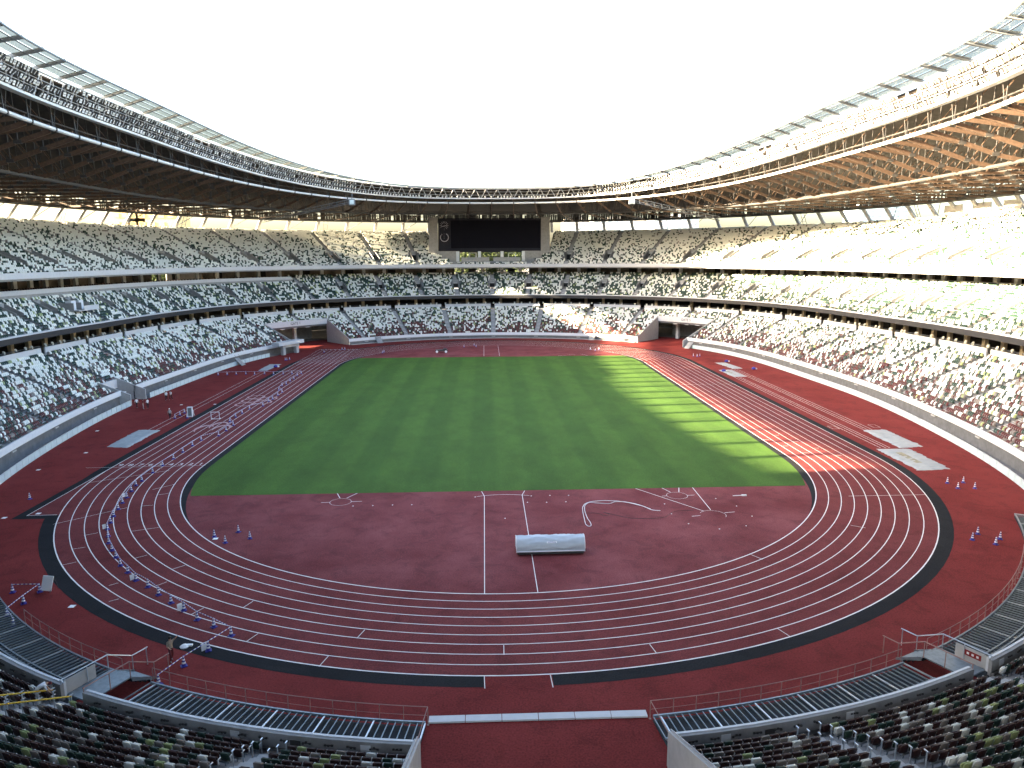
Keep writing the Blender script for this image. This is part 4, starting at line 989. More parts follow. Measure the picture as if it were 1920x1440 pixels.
# trees outside, seen through the open concourse
def leafcloud(c, r, n, seed):
    g_ = np.random.default_rng(seed); mb = MB()
    cl = [np.array(c)+g_.normal(0, 1, 3)*np.array(r)*.5 for _ in range(22)]
    for _ in range(n):
        p = cl[g_.integers(22)]+g_.normal(0, 1, 3)*np.array(r)*.22; a_, b_ = g_.normal(0, 1, 3), g_.normal(0, 1, 3); a_ /= np.linalg.norm(a_); b_ -= a_*(a_@b_); b_ /= np.linalg.norm(b_); s_ = g_.uniform(.25, .55)
        mb.poly([p-a_*s_, p-b_*s_*.6, p+a_*s_, p+b_*s_*.6])
    return mb
for i, (x_, y_, h_, lab) in enumerate(((-9, 158, 29, 'broad leafy tree outside below the scoreboard, nearest its emblem strip'), (1, 160, 29, 'rounded green tree outside below the middle of the scoreboard'), (10, 158, 29, 'green tree outside below the plain end of the scoreboard'), (-92, 112, 25, 'tall yellowish green tree outside behind the GATE 1 corner concourse'), (-101, 98, 24, 'second green tree outside behind the GATE 1 corner concourse'))):
    o = thing('tree', lab, 'tree', (x_, y_, 0)); mb = MB(); mb.tube([(0, 0, 0), (.3, .1, h_*.4), (.1, .4, h_*.75)], [.6, .45, .15], 7)
    for k in range(5): a_ = k*1.3; mb.tube([(.2, .1, h_*(.4+.05*k)), (3.2*math.cos(a_), 3.2*math.sin(a_), h_*(.62+.05*k))], [.2, .06], 5)
    mb.build('trunk', BARK, o); leafcloud((0, 0, h_*.78), (5.5, 5.0, h_*.24), 3600, 40+i).build('crown', LEAF, o)

# city beyond the upper rim
def tower(name, x, y, wd, dp, h, nf, nb, wallm, winm, label, z_lo=0):
    o = thing(name, label, 'building', (x, y, 0)); mb = MB(); mb.box((0, 0, h/2), (wd, dp, h)); mb.build('wall', wallm, o)
    mb = MB(); mb.box((0, 0, h+1.2), (wd*.5, dp*.5, 2.4)); mb.build('roof_plant', CONC, o)
    me = None
    f0 = max(0, int(nf*.45))
    for f in range(f0, nf):
        z = h*(f+.55)/nf
        for k in range(nb):
            if me is None: m_ = MB(); m_.box((0, 0, 0), (wd/nb*.62, .3, h/nf*.5)); me = m_.mesh('window', winm)
            w_ = bpy.data.objects.new('window', me); w_.location = (-wd/2+wd*(k+.5)/nb, -dp/2-.05, z); link(w_, o)
CW = mat('tower wall', (0.62, 0.60, 0.57), 0.7, .05, .1); WG = mat('tower window', (0.20, 0.26, 0.32), 0.2); YB = mat('ochre wall', (0.58, 0.44, 0.20), 0.7, .05, .1); BG = mat('blue glass', (0.40, 0.50, 0.55), 0.2)
for px, py, dist_, wd, nf, nb, wm, gm, lab in ((1078, 422, 420, 14, 22, 7, CW, WG, 'pale office tower seen beside the scoreboard under the roof edge'), (1170, 424, 450, 40, 20, 10, CW, WG, 'wide pale block seen under the roof edge beyond the far stand'), (1262, 420, 430, 26, 21, 8, CW, WG, 'pale stepped block glimpsed between columns over the sunlit far corner'),
                                               (1640, 398, 330, 22, 24, 6, BG, WG, 'pale blue glass tower glimpsed between the columns over the sunlit stand'), (258, 414, 300, 12, 14, 4, YB, YB, 'small ochre building glimpsed over the shaded stand'), (300, 415, 300, 18, 14, 5, YB, YB, 'larger ochre building glimpsed over the shaded stand')):
    d = ray(px, py); p = CAM+d*dist_/d[1]
    tower('city_building', p[0], p[1], wd, 14, p[2]+3, nf, nb, wm, gm, lab)

# ================================================================== FENCES
def fence(s0, s1, lab):
    o = thing('field_fence', lab, 'fence'); n = max(1, int(round((s1-s0)/1.8))); 
    for i in range(n):
        a, b = s0+(s1-s0)*i/n, s0+(s1-s0)*(i+1)/n
        if not inview(P3(a, -.3, .5), .98, .7)[0]: continue
        mb = MB(); p, q = P3(a+.05, -.30, .53), P3(b-.05, -.30, .53); mb.beam(p, q, .03, .92); mb.build('fence_panel', GLASSF, o)
        mb = MB(); p = P3(a, -.24, 0); mb.beam(p, p+[0, 0, 1.12], .06, .06, up=(1, 0, 0)); p2 = P3(a, .05, 0.02); mb.beam(P3(a, -.24, .75), p2, .04, .04); mb.build('fence_post', GALV, o)
    mb = MB(); mb.tube(ringpts(s0, s1, -.30, 1.03), .03, 4); mb.build('top_rail', GALVL, o)
fence(S_G5B+4, BOWL.near(41, -82), 'pale panelled fence along the sunlit side of the track below the white parapet')
fence(BOWL.near(-41, -82), S_LO0-1.0, 'pale panelled fence on the shaded side between the near corner and the narrow exit')
fence(S_LO1+1.0, S_G1A-12, 'pale panelled fence on the shaded side between the narrow exit and GATE 1')
# kerb under the wall at the far end
mb = MB(); ringbox(mb, -S_G5A*.98, S_G5A*.98, -.32, .26, 0, .10); mb.build('wall_kerb', CONCL, lower)
# little access stairs leaning on the parapet
for S, lab in ((BOWL.near(-34.0, 88.5), 'small grey access stair hooked on the far parapet on the shaded half'), (BOWL.near(31, 90), 'small grey access stair hooked on the far parapet on the sunlit half'), (S_G5B+3.2, 'small grey access stair beside the GATE 5 wall end'), (BOWL.near(-62, 44), 'small grey access stair on the shaded parapet before GATE 1')):
    T, N, U = frame(S); o = thing('access_stair', lab, 'stair', tuple(P3(S, -.8, 0)), math.atan2(T[1], T[0]))
    mb = MB(); mb.hexa([(-.9, -.9, .05), (.9, -.9, .05), (.9, -.75, .05), (-.9, -.75, .05), (-.9, .75, 1.75), (.9, .75, 1.75), (.9, .8, 1.6), (-.9, .8, 1.6)]); mb.build('flight', CONC, o)
    for sx in (-.92, .92): mb = MB(); mb.tube([(sx, -.9, .9), (sx, .8, 2.5)], .03, 4); mb.beam((sx, -.85, 0), (sx, -.85, .95), .04, .04, up=(1, 0, 0)); mb.build('handrail', GALV, o)

# ================================================================== NEAR END: temporary platforms, stairs, rails
def platform(s0, s1, lab):
    o = thing('steel_platform', lab, 'platform')
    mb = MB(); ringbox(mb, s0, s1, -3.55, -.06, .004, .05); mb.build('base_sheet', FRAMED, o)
    for d, z, h in ((-3.5, .30, .16), (-1.45, .40, .10), (-1.05, .55, .10), (-.62, .70, .10), (-.18, .85, .12)):
        if not inview(P3((s0+s1)/2, d, z), 1.2, 1.0)[0]: continue
        P = ringpts(s0, s1, d, z, 1.0); mb = MB(); ringbox(mb, s0, s1, d-.05, d+.05, z-h/2, z+h/2, step=1.0); mb.build('rail', GALV, o)
    n = int((s1-s0)/.42)
    for k in range(n+1):
        S = s0+(s1-s0)*k/n; m = GALVL if k % 7 == 0 else GALV
        if not inview(P3(S, -2.5, .3), .98, .7)[0]: continue
        mb = MB(); mb.beam(P3(S, -3.46, .30), P3(S, -1.5, .34), .045 if k % 7 else .08, .07); mb.beam(P3(S, -1.5, .34), P3(S, -.2, .72), .03, .05); mb.build('joist', m, o)
def guard(s0, s1, lab, d=-3.75, ends=()):
    o = thing('guard_fence', lab, 'fence'); n = max(1, int(round((s1-s0)/1.45)))
    mb = MB(); mb.tube(ringpts(s0, s1, d, 1.10, 1.0), .024, 5); mb.build('top_rail', RUST, o)
    mb = MB(); mb.tube(ringpts(s0, s1, d, .58, 1.0), .010, 4); mb.build('mid_rail', RUST, o)
    for k in range(n+1):
        S = s0+(s1-s0)*k/n; p = P3(S, d, 0); mb = MB(); mb.beam(p, p+[0, 0, 1.1], .035, .035, up=(1, 0, 0)); mb.box(p+[0, 0, .015], (.12, .12, .03)); mb.build('post', RUST, o)
    for S in ends:
        mb = MB(); mb.tube([P3(S, d, 1.1), P3(S, -.2, 1.1)], .024, 5); mb.build('return_rail', RUST, o)
platform(S_TUN1+.4, S_STL-1.5, 'bare steel joist platform between the tunnel and the stair on the yellow rail side')
platform(S_STL+1.5, BOWL.near(-50, -70), 'bare steel joist platform beyond the stair on the yellow rail side')
platform(S_STR+1.5, S_TUN0-.4, 'bare steel joist platform between the tunnel and the stair with the red sign')
platform(BOWL.near(52, -66), S_STR-1.5, 'bare steel joist platform beyond the stair with the red sign')
guard(S_TUN1+.3, S_STL-1.4, 'thin red brown guard rail from the tunnel to the yellow rail side stair', ends=(S_TUN1+.3,))
guard(S_STL+1.4, BOWL.near(-37.5, -85.5), 'thin red brown guard rail beyond the yellow rail side stair')
guard(S_STR+1.4, S_TUN0-.3, 'thin red brown guard rail from the tunnel to the stair with the red sign', ends=(S_TUN0-.3,))
guard(BOWL.near(46, -76), S_STR-1.4, 'thin red brown guard rail beyond the stair with the red sign')
def near_stair(S, lab, sign):
    T, N, U = frame(S); o = thing('walkway_stair', lab, 'stair', tuple(P3(S, 0, 0)), math.atan2(T[1], T[0]))
    # local: x along T, y along N (outwards)
    mb = MB(); mb.box((0, -1.35, 1.02), (1.8, 2.7, .08)); mb.build('landing', GALV, o)
    for k in range(5): mb = MB(); mb.box((0, -2.85-.30*k, .86-.19*k), (1.8, .29, .05)); mb.build('tread', GALV, o); mb = MB(); mb.box((0, -2.71-.30*k, .80-.19*k), (1.7, .03, .2)); mb.build('riser', FRAMED, o)
    for sx in (-.93, .93):
        mb = MB(); mb.hexa([(sx, -4.3, 0), (sx, -2.7, .75), (sx+.04, -2.7, .75), (sx+.04, -4.3, 0), (sx, -4.3, .16), (sx, -2.7, 1.02), (sx+.04, -2.7, 1.02), (sx+.04, -4.3, .16)]); mb.build('stringer', GALV, o)
        mb = MB(); mb.tube([(sx, .3, 2.05), (sx, -2.6, 2.05), (sx, -4.2, 1.15), (sx, -5.3, 1.15)], .035, 5)
        for y, z0, z1 in ((.25, 1.0, 2.05), (-1.3, 1.0, 2.05), (-2.6, 1.0, 2.05), (-4.2, .1, 1.15), (-5.2, .0, 1.15)): mb.beam((sx, y, z0), (sx, y, z1), .04, .04, up=(1, 0, 0))
        mb.build('handrail', RUST if sx*sign < 0 else GALVL, o)
    sp_ = MB(); sp_.box((1.0*sign, -.9, 1.45), (.04, 1.9, .85)); pn = sp_.build('side_panel', CONCL, o)
    if sign < 0:
        mb = MB(); mb.box((.965*sign, -.8, 1.55), (.03, .95, .34)); mb.build('red_sign', REDSIGN, o)
        for k in range(3): mb = MB(); mb.box((.945*sign, -1.08+.28*k, 1.55), (.02, .13, .13)); mb.build('sign_mark', PAPER, o)
    return o
near_stair(S_STR, 'galvanised stair and landing with white panel and red sign over the platform', -1)
near_stair(S_STL, 'galvanised stair and landing beside the bending person on the yellow rail side', 1)
# dark fixings and white plates along the back of the near parapet
for a, b in ((S_TUN1+.6, S_STL-1.6), (S_STL+1.6, BOWL.near(-42, -80)), (S_STR+1.6, S_TUN0-.6), (BOWL.near(44, -78), S_STR-1.6)):
    a, b = min(a, b), max(a, b)
    for S in np.arange(a+.4, b-.2, 1.15):
        T, N, U = frame(S)
        if not inview(P3(S, .4, 1.4), .74, .56)[0]: continue
        mb = MB()
        mb.box(P3(S, .36, 1.47), (.44, .04, .04), (T, N, U))
        for dx in (-.17, .02, .2): mb.box(P3(S, .37, 1.48)+T*dx+U*rng.uniform(-.05, .05), (.11, .06, .09), (T, N, U))
        mb.build('wall_fixing', STEELD, lower)
for S in (S_TUN1+2.6, S_TUN1+9.5, S_TUN0-2.8, S_TUN0-10, S_STR-1.9, S_STL+1.8):
    T, N, U = frame(S); mb = MB(); mb.box(P3(S, .36, 1.42), (.5, .03, .42), (T, N, U)); mb.build('wall_plate', WHITE, lower)
for S in (S_TUN1+6.2, S_TUN0-5.2):
    T, N, U = frame(S); mb = MB(); mb.box(P3(S, .365, 1.42), (.55, .03, .26), (T, N, U)); mb.build('wall_sign', STEELD, lower)
# aisle end posts with pale grips in the near stand; yellow taped rails beside the walkway stair
near_aisles = [k*LB/40 for k in range(40) if inview(P3(k*LB/40, 4, 3), .74, .62)[0] and P3(k*LB/40, 4, 3)[1] < -80]
for S in near_aisles:
    for sg in (-1, 1):
        T, N, U = frame(S)
        for j in range(0, 11):
            d = T1.d0+j*T1.tread+.45; z = T1.z0+j*T1.rise; p = P3(S, d, z)+T*sg*.66
            if hole(T1, np.array([S]), d)[0] or not inview(p, .71, .53)[0]: continue
            mb = MB(); mb.beam(p, p+U*.92, .035, .05, up=(1, 0, 0)); mb.beam(p+U*.9-N*.14, p+U*.9+N*.06, .06, .045); mb.build('aisle_post', GALVL, lower)
yr = thing('taped_handrail', 'pair of yellow taped handrails down the aisle to the walkway stair', 'handrail')
for sg in (-1, 1):
    T, N, U = frame(S_STL); base = S_STL
    P = [P3(base, T1.d0+.4+.8*j, T1.z0+T1.rise*j+.95)+T*sg*.75 for j in range(0, 12)]
    mb = MB(); mb.tube(P, .045, 6); mb.build('yellow_tape', YELLOW, yr)
    for j in range(0, 12, 2): mb = MB(); mb.beam(P[j]-U*.95, P[j]+U*.05, .04, .04, up=(1, 0, 0)); mb.beam(P[j]+U*.08-N*.12, P[j]+U*.08+N*.12, .07, .04); mb.build('post', GALVL, yr)

# ================================================================== THINGS ON THE FIELD
# cones
cb = MB(); cb.box((0, 0, .025), (.38, .38, .05)); CB = cb.mesh('base', BLUE)
def frus(z0, z1, m, nm, e=0.0):
    r = lambda z: .145-.115*(z/.72)+e; b = MB(); b.lathe([(r(z0), z0), (r(z1), z1)], 10); return b.mesh(nm, m)
CC_ = frus(.05, .72, BLUE, 'cone_body'); BN = [frus(.20, .31, CWHITE, 'white_band', .004), frus(.40, .51, CWHITE, 'white_band', .004), frus(.60, .70, CWHITE, 'white_band', .004)]
def cone(p, lab, grp, parts=True):
    o = thing('traffic_cone', lab, 'cone', (p[0], p[1], .0), rng.uniform(0, 1.5), grp)
    link(bpy.data.objects.new('base', CB), o); link(bpy.data.objects.new('cone_body', CC_), o)
    for b in BN: link(bpy.data.objects.new('white_band', b), o)
    return o
def bar(a, b, h=.66, sag=0.0, lab=None, grp=None):
    a, b = np.array([a[0], a[1], h]), np.array([b[0], b[1], h]); L = np.linalg.norm(b-a); mb = MB(); k = 7 if sag else 2
    mb.tube([(L*t-L/2, 0, -sag*4*t*(1-t)) for t in np.linspace(0, 1, k)], .026, 5)
    o = mb.build('cone_bar', BARM, None, label=lab, cat='bar', group=grp); o.location = tuple((a+b)/2); o.rotation_euler = (0, 0, math.atan2(b[1]-a[1], b[0]-a[0]))
line1 = [(565, 701), (557.5, 705), (551, 711), (544, 715), (536.7, 720.8), (529, 724), (523, 731.7), (529, 736), (521, 741.7), (511, 749), (504, 753), (493, 761.7), (468, 767.5), (454, 775), (441.7, 782.5), (431, 791), (437.5, 798), (424, 808), (410, 817.5), (377.5, 826), (361, 836), (343, 848), (325.5, 861), (305, 873.5), (286.5, 886.7), (266, 902), (255, 910.7), (246.5, 921.6), (237.9, 933.6), (229.8, 943.4), (221.8, 955.4), (213.2, 968.6), (207.5, 980.6), (201.8, 993.2), (203, 1006.4), (204, 1019), (210, 1032.5), (217.5, 1046), (226, 1061), (240, 1074), (255, 1089), (277.5, 1101), (297.5, 1116), (320.7, 1131), (345, 1145), (370, 1162.5), (401, 1176), (433.7, 1192.5)]
G1 = [gp(*p) for p in line1]
for i, p in enumerate(G1):
    bend = p[1] < -SH
    cone(p, 'blue and white striped cone in the line curving round the bend' if bend else 'blue and white striped cone in the line along the straight by the painted rings', 'cones in the bend line' if bend else 'cones in the straight line')
for i in range(len(G1)-1):
    L = np.linalg.norm(G1[i+1]-G1[i]); bend = G1[i][1] < -SH
    bar(G1[i], G1[i+1], sag=.10 if L > 4 else 0, lab='striped bar linking cones round the bend' if bend else 'striped bar linking cones along the straight', grp='bars of the bend line' if bend else 'bars of the straight line')
line2 = [(433.7, 1192.5), (391, 1220), (345, 1249), (297.5, 1284)]; G2 = [gp(*p) for p in line2]
for p in G2[1:]: cone(p, 'striped cone in the short line crossing the dark border strip', 'cones crossing the border strip')
for i in range(3): bar(G2[i], G2[i+1], lab='long striped bar crossing the dark border strip', grp='bars crossing the border strip')
line3 = [(565, 701), (547.5, 701), (531, 701.7), (513, 702.5), (496, 701.7), (477.5, 702.5), (461, 702), (443, 702.5), (426, 703), (409, 703.3)]; G3 = [gp(*p) for p in line3]
for p in G3[1:]: cone(p, 'distant striped cone in the row crossing the straight before the far pit cover', 'cones crossing the straight')
for i in range(9): bar(G3[i], G3[i+1], lab='bar joining distant cones across the straight', grp='bars across the straight')
line4 = [(328, 784.6), (337.5, 779), (346, 774.6)]; G4 = [gp(*p) for p in line4]
for p in G4: cone(p, 'striped cone between the walking person and the white cabinet', 'cones by the white cabinet')
for i in range(2): bar(G4[i], G4[i+1], lab='bar joining cones next to the white cabinet', grp='bars by the white cabinet')
cone(gp(351, 784), 'single striped cone standing in front of the white cabinet', None)
for p in [(402, 1007), (422.5, 1018), (447, 998), (468.7, 1010)]: cone(gp(*p), 'blue striped cone in the loose group of four on the pinkish infield', 'four cones on the infield')
for p in [(1776, 906), (1806, 905), (1796, 916), (1827.7, 916)]: cone(gp(*p), 'blue striped cone in the group of four beside the stained pit cover', 'four cones beside the stained pit cover')
for p in [(1833, 1001.5), (1823, 1012.4), (1875, 1011), (1866.8, 1021)]: cone(gp(*p), 'blue striped cone of two pairs out on the apron across the border from the bend', 'two pairs of cones on the apron')
cone(gp(56, 936), 'lone striped cone on the apron by the start chute wedge', None)
G5 = [gp(*p) for p in [(24, 1111), (75, 1110), (44.6, 1132), (13.3, 1157), (25.4, 1174)]]
for p in G5: cone(p, 'striped cone around the tilted white board at the corner platform', 'cones around the tilted board')
for a, b in ((0, 1), (1, 2), (2, 3), (3, 4)): bar(G5[a], G5[b], lab='striped bar running to the tilted white board', grp='bars at the tilted board')
for L_, lab in (([(717, 662), (720, 660.4)], 'tiny distant cone left of the dark cart'), ([(870, 651), (889, 648), (892.7, 650.6)], 'tiny distant cone by the far runway lines'), ([(1107, 656), (1116, 658), (1123, 656)], 'tiny distant cone where the sunlight meets the far bend'), ([(1300, 668), (1307, 669), (1312, 668)], 'tiny distant cone on the apron beyond the rumpled pit cover'), ([(535, 675.6), (538, 675.6), (543, 674.6)], 'tiny distant cone between the balcony ledge and the straight'), ([(607.6, 661), (641.5, 655.8), (646.7, 655.8)], 'tiny distant cone at the end of the straight run-off')):
    lab = lab.replace(' left of', ' beside')
    for p in L_: cone(gp(*p), lab, lab.replace('tiny distant cone', 'cones'))
# paper signs hung on some cones
for i, (p, sz) in enumerate((((345, 1145), .5), ((391, 1220), .5), ((255, 1089), .42), ((237.9, 933.6), .4), ((201.8, 993.2), .42))):
    g_ = gp(*p); lab = ['white paper sign on a cone before the border strip crossing', 'white paper sign on the cone standing on the dark border strip', 'white paper sign on a cone midway round the bend', 'white paper sign on a cone just after the lane numbers', 'white paper sign on the cone at the tightest point of the line'][i]
    mb = MB(); mb.box((0, 0, .36), (sz*.75, .02, sz)); o = mb.build('paper_sign', PAPER, None, label=lab, cat='sign'); o.location = (g_[0]-.20, g_[1]-.13, 0.0); o.rotation_euler = (-.12, 0, .9); 
# covered pits
def cover(name, corners, lab, m=TARP, seed=0, stain=False):
    c = [np.array(x, float) for x in corners]; nu, nv = 10, 26; g_ = np.random.default_rng(seed); mb = MB(); V = []
    for j in range(nv+1):
        for i in range(nu+1):
            u, v = i/nu, j/nv; p = (c[0]*(1-u)+c[1]*u)*(1-v)+(c[3]*(1-u)+c[2]*u)*v; e = min(u, 1-u, v, 1-v); z = .03+.10*min(1, e*8)+g_.uniform(0, .05)
            if e == 0: p = p+g_.normal(0, .09, 2); z = .012
            V.append((p[0], p[1], z))
    for j in range(nv):
        for i in range(nu): a = j*(nu+1)+i; mb.f.append((a, a+1, a+nu+2, a+nu+1)); mb.m.append(1 if (stain and 3 <= i <= 4 and 6 <= j <= 19 and g_.random() < .75) else 0)
    mb.v = V; return mb.build(name, [m, STAIN], None, label=lab, cat='pit cover')
STAIN = mat('dirty puddle stain', (0.20, 0.18, 0.12), 0.5, .4, 2.0)
cover('pit_cover', [(-53.2, -32.4), (-50, -33), (-50.1, -22.8), (-53.4, -22.4)], 'pale grey sheet covering the sand pit next to the narrow field exit', seed=1)
cover('pit_cover', [(52.7, -39.1), (56.3, -38.5), (56.4, -28.9), (53.0, -28.8)], 'clean pale sheet covering the sand pit on the sunlit side', seed=2)
cover('pit_cover', [(49.2, -49.1), (53.4, -48.8), (53.8, -39.4), (49.4, -39.4)], 'brown stained pale sheet covering the sand pit on the sunlit side', seed=3, stain=True)
cover('pit_cover', [(-53, 34.7), (-51, 34.7), (-50.4, 44.6), (-53.2, 44.8)], 'distant pale sheet covering the pit before GATE 1', seed=4)
cover('pit_cover', [(53.9, 29.8), (56.3, 30.2), (55.1, 39.5), (52.8, 39.6)], 'distant pale sheet covering the far pit nearest the sunlit fence', seed=5)
cover('pit_cover', [(50.3, 18.9), (53.2, 19.2), (53.0, 28.7), (50.1, 28.4)], 'distant rumpled pale sheet covering the far pit next to the track', seed=6, stain=True)
for px, py, lab in ((1362, 679, 'dark blue folded bundle on the pit cover nearest the sunlit fence'), (1357, 697, 'dark blue bundle lying on the rumpled far pit cover'), (1413, 693, 'small white and blue bundle on the apron before the sunlit fence'), (517, 689, 'low blue and white bundle beside the pit cover before GATE 1')):
    p = gp(px, py); mb = MB(); mb.lathe([(.45, 0), (.5, .15), (.35, .4), (.1, .5)], 8, (0, 0, .1)); mb.box((.5, .1, .2), (.5, .3, .25), mi=1); o = mb.build('bundle', [BLUE, CWHITE], None, label=lab, cat='bundle'); o.location = (p[0], p[1], 0)
# big covered roll (landing mat wrapped in silver sheet)
rl = thing('covered_mat', 'large silver grey covered mat roll lying across the runway line', 'mat cover', (3.65, -70.9, 0), .01)
nu, nv = 48, 20; V = []; F = []; g_ = np.random.default_rng(5)
prof = [(-.75, .30), (-.80, .6), (-.70, 1.05), (-.35, 1.42), (0, 1.52), (.38, 1.42), (.72, 1.0), (.82, .55), (.78, .28)]
pp = np.array(prof); tt = np.linspace(0, 1, len(pp)); fold = [np.cumsum(g_.normal(0, 1, nu+1)) for _ in range(4)]
for i in range(nu+1):
    x = -2.92+5.84*i/nu
    for j in range(nv+1):
        t = j/nv; y = np.interp(t, tt, pp[:, 0]); z = np.interp(t, tt, pp[:, 1]); k_ = abs(((x+2.92)/.73) % 1-.5)*2
        dz = .035*math.sin(t*40+2.5*math.sin(x*1.7)+x*.6)*(.3+.7*(1-k_**4)); V.append((x, y*(1+dz*.8), z*(1+dz)+.02*math.sin(x*4.3)*t*(1-t)*4*.4))
for i in range(nu):
    for j in range(nv): a = i*(nv+1)+j; F.append((a, a+1, a+nv+2, a+nv+1))
link(bpy.data.objects.new('cover_sheet', fastmesh('cover_sheet', np.array(V), np.array(F), [TARPS])), rl)
mb = MB(); mb.box((0, 0, .26), (5.7, 1.35, .36)); mb.build('trolley_base', STEELD, rl)
for sx in (-2.93, 2.93):
    mb = MB(); mb.poly([(sx, y*.97, z*.98) for y, z in prof]); mb.build('end_flap', TARPS, rl)
    mb = MB(); mb.tube([(sx, y, z) for y, z in prof], .035, 5); mb.build('end_piping', CWHITE, rl)
mb = MB(); mb.tube([(-2.9, -.82, .40), (2.9, -.82, .40)], .05, 5); mb.build('hem_pipe', CWHITE, rl)
mb = MB(); mb.box((0, 0, 0), (.86, .02, .16)); o = mb.build('name_patch', PAPER, rl); o.location = (.1, -.66, 1.13); o.rotation_euler = (-.72, 0, 0)
mb = MB()
for k in range(8): mb.box((-.32+.09*k, -.013, rng.uniform(-.02, .02)), (.055, .01, .07))
o2 = mb.build('patch_lettering', BLUE, o)
# loose rope or hose on the infield
def rope(px, r, m, name, lab, cat):
    P = [gp(*p) for p in px]; P = np.array(P); t = np.linspace(0, len(P)-1, len(P)*6); Q = np.c_[np.interp(t, range(len(P)), P[:, 0]), np.interp(t, range(len(P)), P[:, 1])]
    for _ in range(4): Q[1:-1] = (Q[:-2]+2*Q[1:-1]+Q[2:])/4
    mb = MB(); mb.tube([(x, y, r+.004) for x, y in Q], r, 5); mb.build(name, m, None, label=lab, cat=cat)
rope([(1238, 958), (1222, 957), (1208, 950), (1180, 943), (1158, 940), (1130, 939), (1108, 941), (1096, 945), (1092, 952), (1093, 962), (1096, 975), (1098, 984), (1104, 988), (1109, 986), (1107, 980), (1101, 972), (1096, 958), (1096, 948), (1104, 942), (1122, 944), (1144, 945), (1152, 941), (1170, 941), (1196, 946), (1220, 955)], .03, CWHITE, 'white_hose', 'white hose looped twice on the pinkish infield', 'hose')
rope([(1101, 962), (1120, 962), (1134, 968), (1146, 965), (1128, 960), (1150, 965), (1180, 972), (1215, 973), (1250, 970), (1262, 958), (1300, 957)], .015, STEELD, 'dark_cable', 'thin dark cable wandering beside the white hose', 'cable')
# hurdle, cabinet, board, cart
hp = gp(404, 786); o = thing('hurdle', 'white hurdle frame standing alone on the straight between the painted emblems', 'hurdle', (hp[0], hp[1], 0), .1)
for sx in (-.62, .62): mb = MB(); mb.beam((sx, 0, 0), (sx, 0, 1.2), .06, .06, up=(1, 0, 0)); mb.beam((sx, 0, .03), (sx, .7, .03), .06, .06); mb.build('upright', CWHITE, o)
mb = MB(); mb.box((0, -.03, 1.16), (1.3, .04, .09)); mb.build('top_bar', CWHITE, o); mb = MB(); mb.box((0, 0, .05), (1.3, .05, .06)); mb.build('foot_bar', CWHITE, o)
cp_ = gp(357, 782); o = thing('cabinet', 'white upright cabinet with grey front panel between the cones and a worker', 'cabinet', (cp_[0], cp_[1], 0), .15)
mb = MB(); mb.box((0, 0, .85), (.75, .55, 1.6)); mb.build('body', CWHITE, o); mb = MB(); mb.box((.02, -.29, .9), (.52, .03, 1.3)); mb.build('front_panel', GALV, o); mb = MB(); mb.box((0, 0, .03), (.8, .6, .06)); mb.build('plinth', STEELD, o)
bp_ = gp(87, 1110); o = thing('notice_board', 'tilted plain white board on feet beside cones at the corner platform', 'board', (bp_[0], bp_[1], 0), -.22)
mb = MB(); mb.hexa([(-.45, -.05, .12), (.45, -.05, .12), (.45, 0, .12), (-.45, 0, .12), (-.45, .35, 1.15), (.45, .35, 1.15), (.45, .40, 1.15), (-.45, .40, 1.15)]); mb.build('panel', PAPER, o)
for sx in (-.4, .4): mb = MB(); mb.beam((sx, .38, 1.1), (sx, .75, .0), .04, .04); mb.beam((sx, 0, .2), (sx, -.1, .0), .04, .04); mb.build('leg', STEELD, o)
vp = gp(828, 661); o = thing('cart', 'low dark cart with pale wheels parked on the far infield', 'cart', (vp[0], vp[1], 0))
mb = MB(); mb.box((0, 0, .62), (3.2, 1.4, .4)); mb.box((.9, 0, .95), (.9, 1.2, .4)); mb.build('body', STEELD, o)
for sx in (-1.2, 1.2):
    for sy in (-.6, .6): mb = MB(); mb.tube([(sx, sy-.12, .32), (sx, sy+.12, .32)], .32, 12); mb.build('wheel', CWHITE if sy < 0 else STEELD, o)
p = gp(346, 1213); mb = MB(); mb.lathe([(.28, 0), (.3, .06), (.15, .16), (.02, .2)], 9); mb.box((.3, .12, .06), (.35, .2, .1)); o = mb.build('cloth_bag', PAPER, None, label='crumpled white bag on the border strip beside the tan dressed person', cat='bag'); o.location = (p[0], p[1], 0)
# camera platform with two white boxes in the shaded middle tier
S_ = BOWL.near(-63, 5); 
d_ = ray(152, 575)
best = min(((abs((pp_ := P3(s, 19, 15.2))@RT*0) + np.linalg.norm(np.array([960+FPX*((pp_-CAM)@RT)/((pp_-CAM)@FWD), 720-FPX*((pp_-CAM)@UP)/((pp_-CAM)@FWD)])-np.array([152, 578])), s) for s in np.linspace(LB*.55, LB*.95, 400)), key=lambda r: r[0])[1]
T, N, U = frame(best); z_ = zt(T2, 19)+.5; o = thing('media_platform', 'grey media platform with two white booths in the shaded middle tier', 'platform', tuple(P3(best, 19, z_)), math.atan2(T[1], T[0]))
mb = MB(); mb.box((0, 0, .1), (7.0, 3.0, .2)); mb.build('deck', CONCL, o); mb = MB(); mb.box((.8, -1.5, .55), (5.2, .06, .9)); mb.build('front_panel', BAND, o)
for sx in (-2.2, .3): mb = MB(); mb.box((sx, .8, 1.1), (1.5, 1.2, 1.8)); mb.build('booth', WHITE, o)
for sx in (-3.4, -.9, 1.8): mb = MB(); mb.box((sx, 1.0, .9), (.12, 3.0, 1.4)); mb.build('screen_wall', CONC, o)

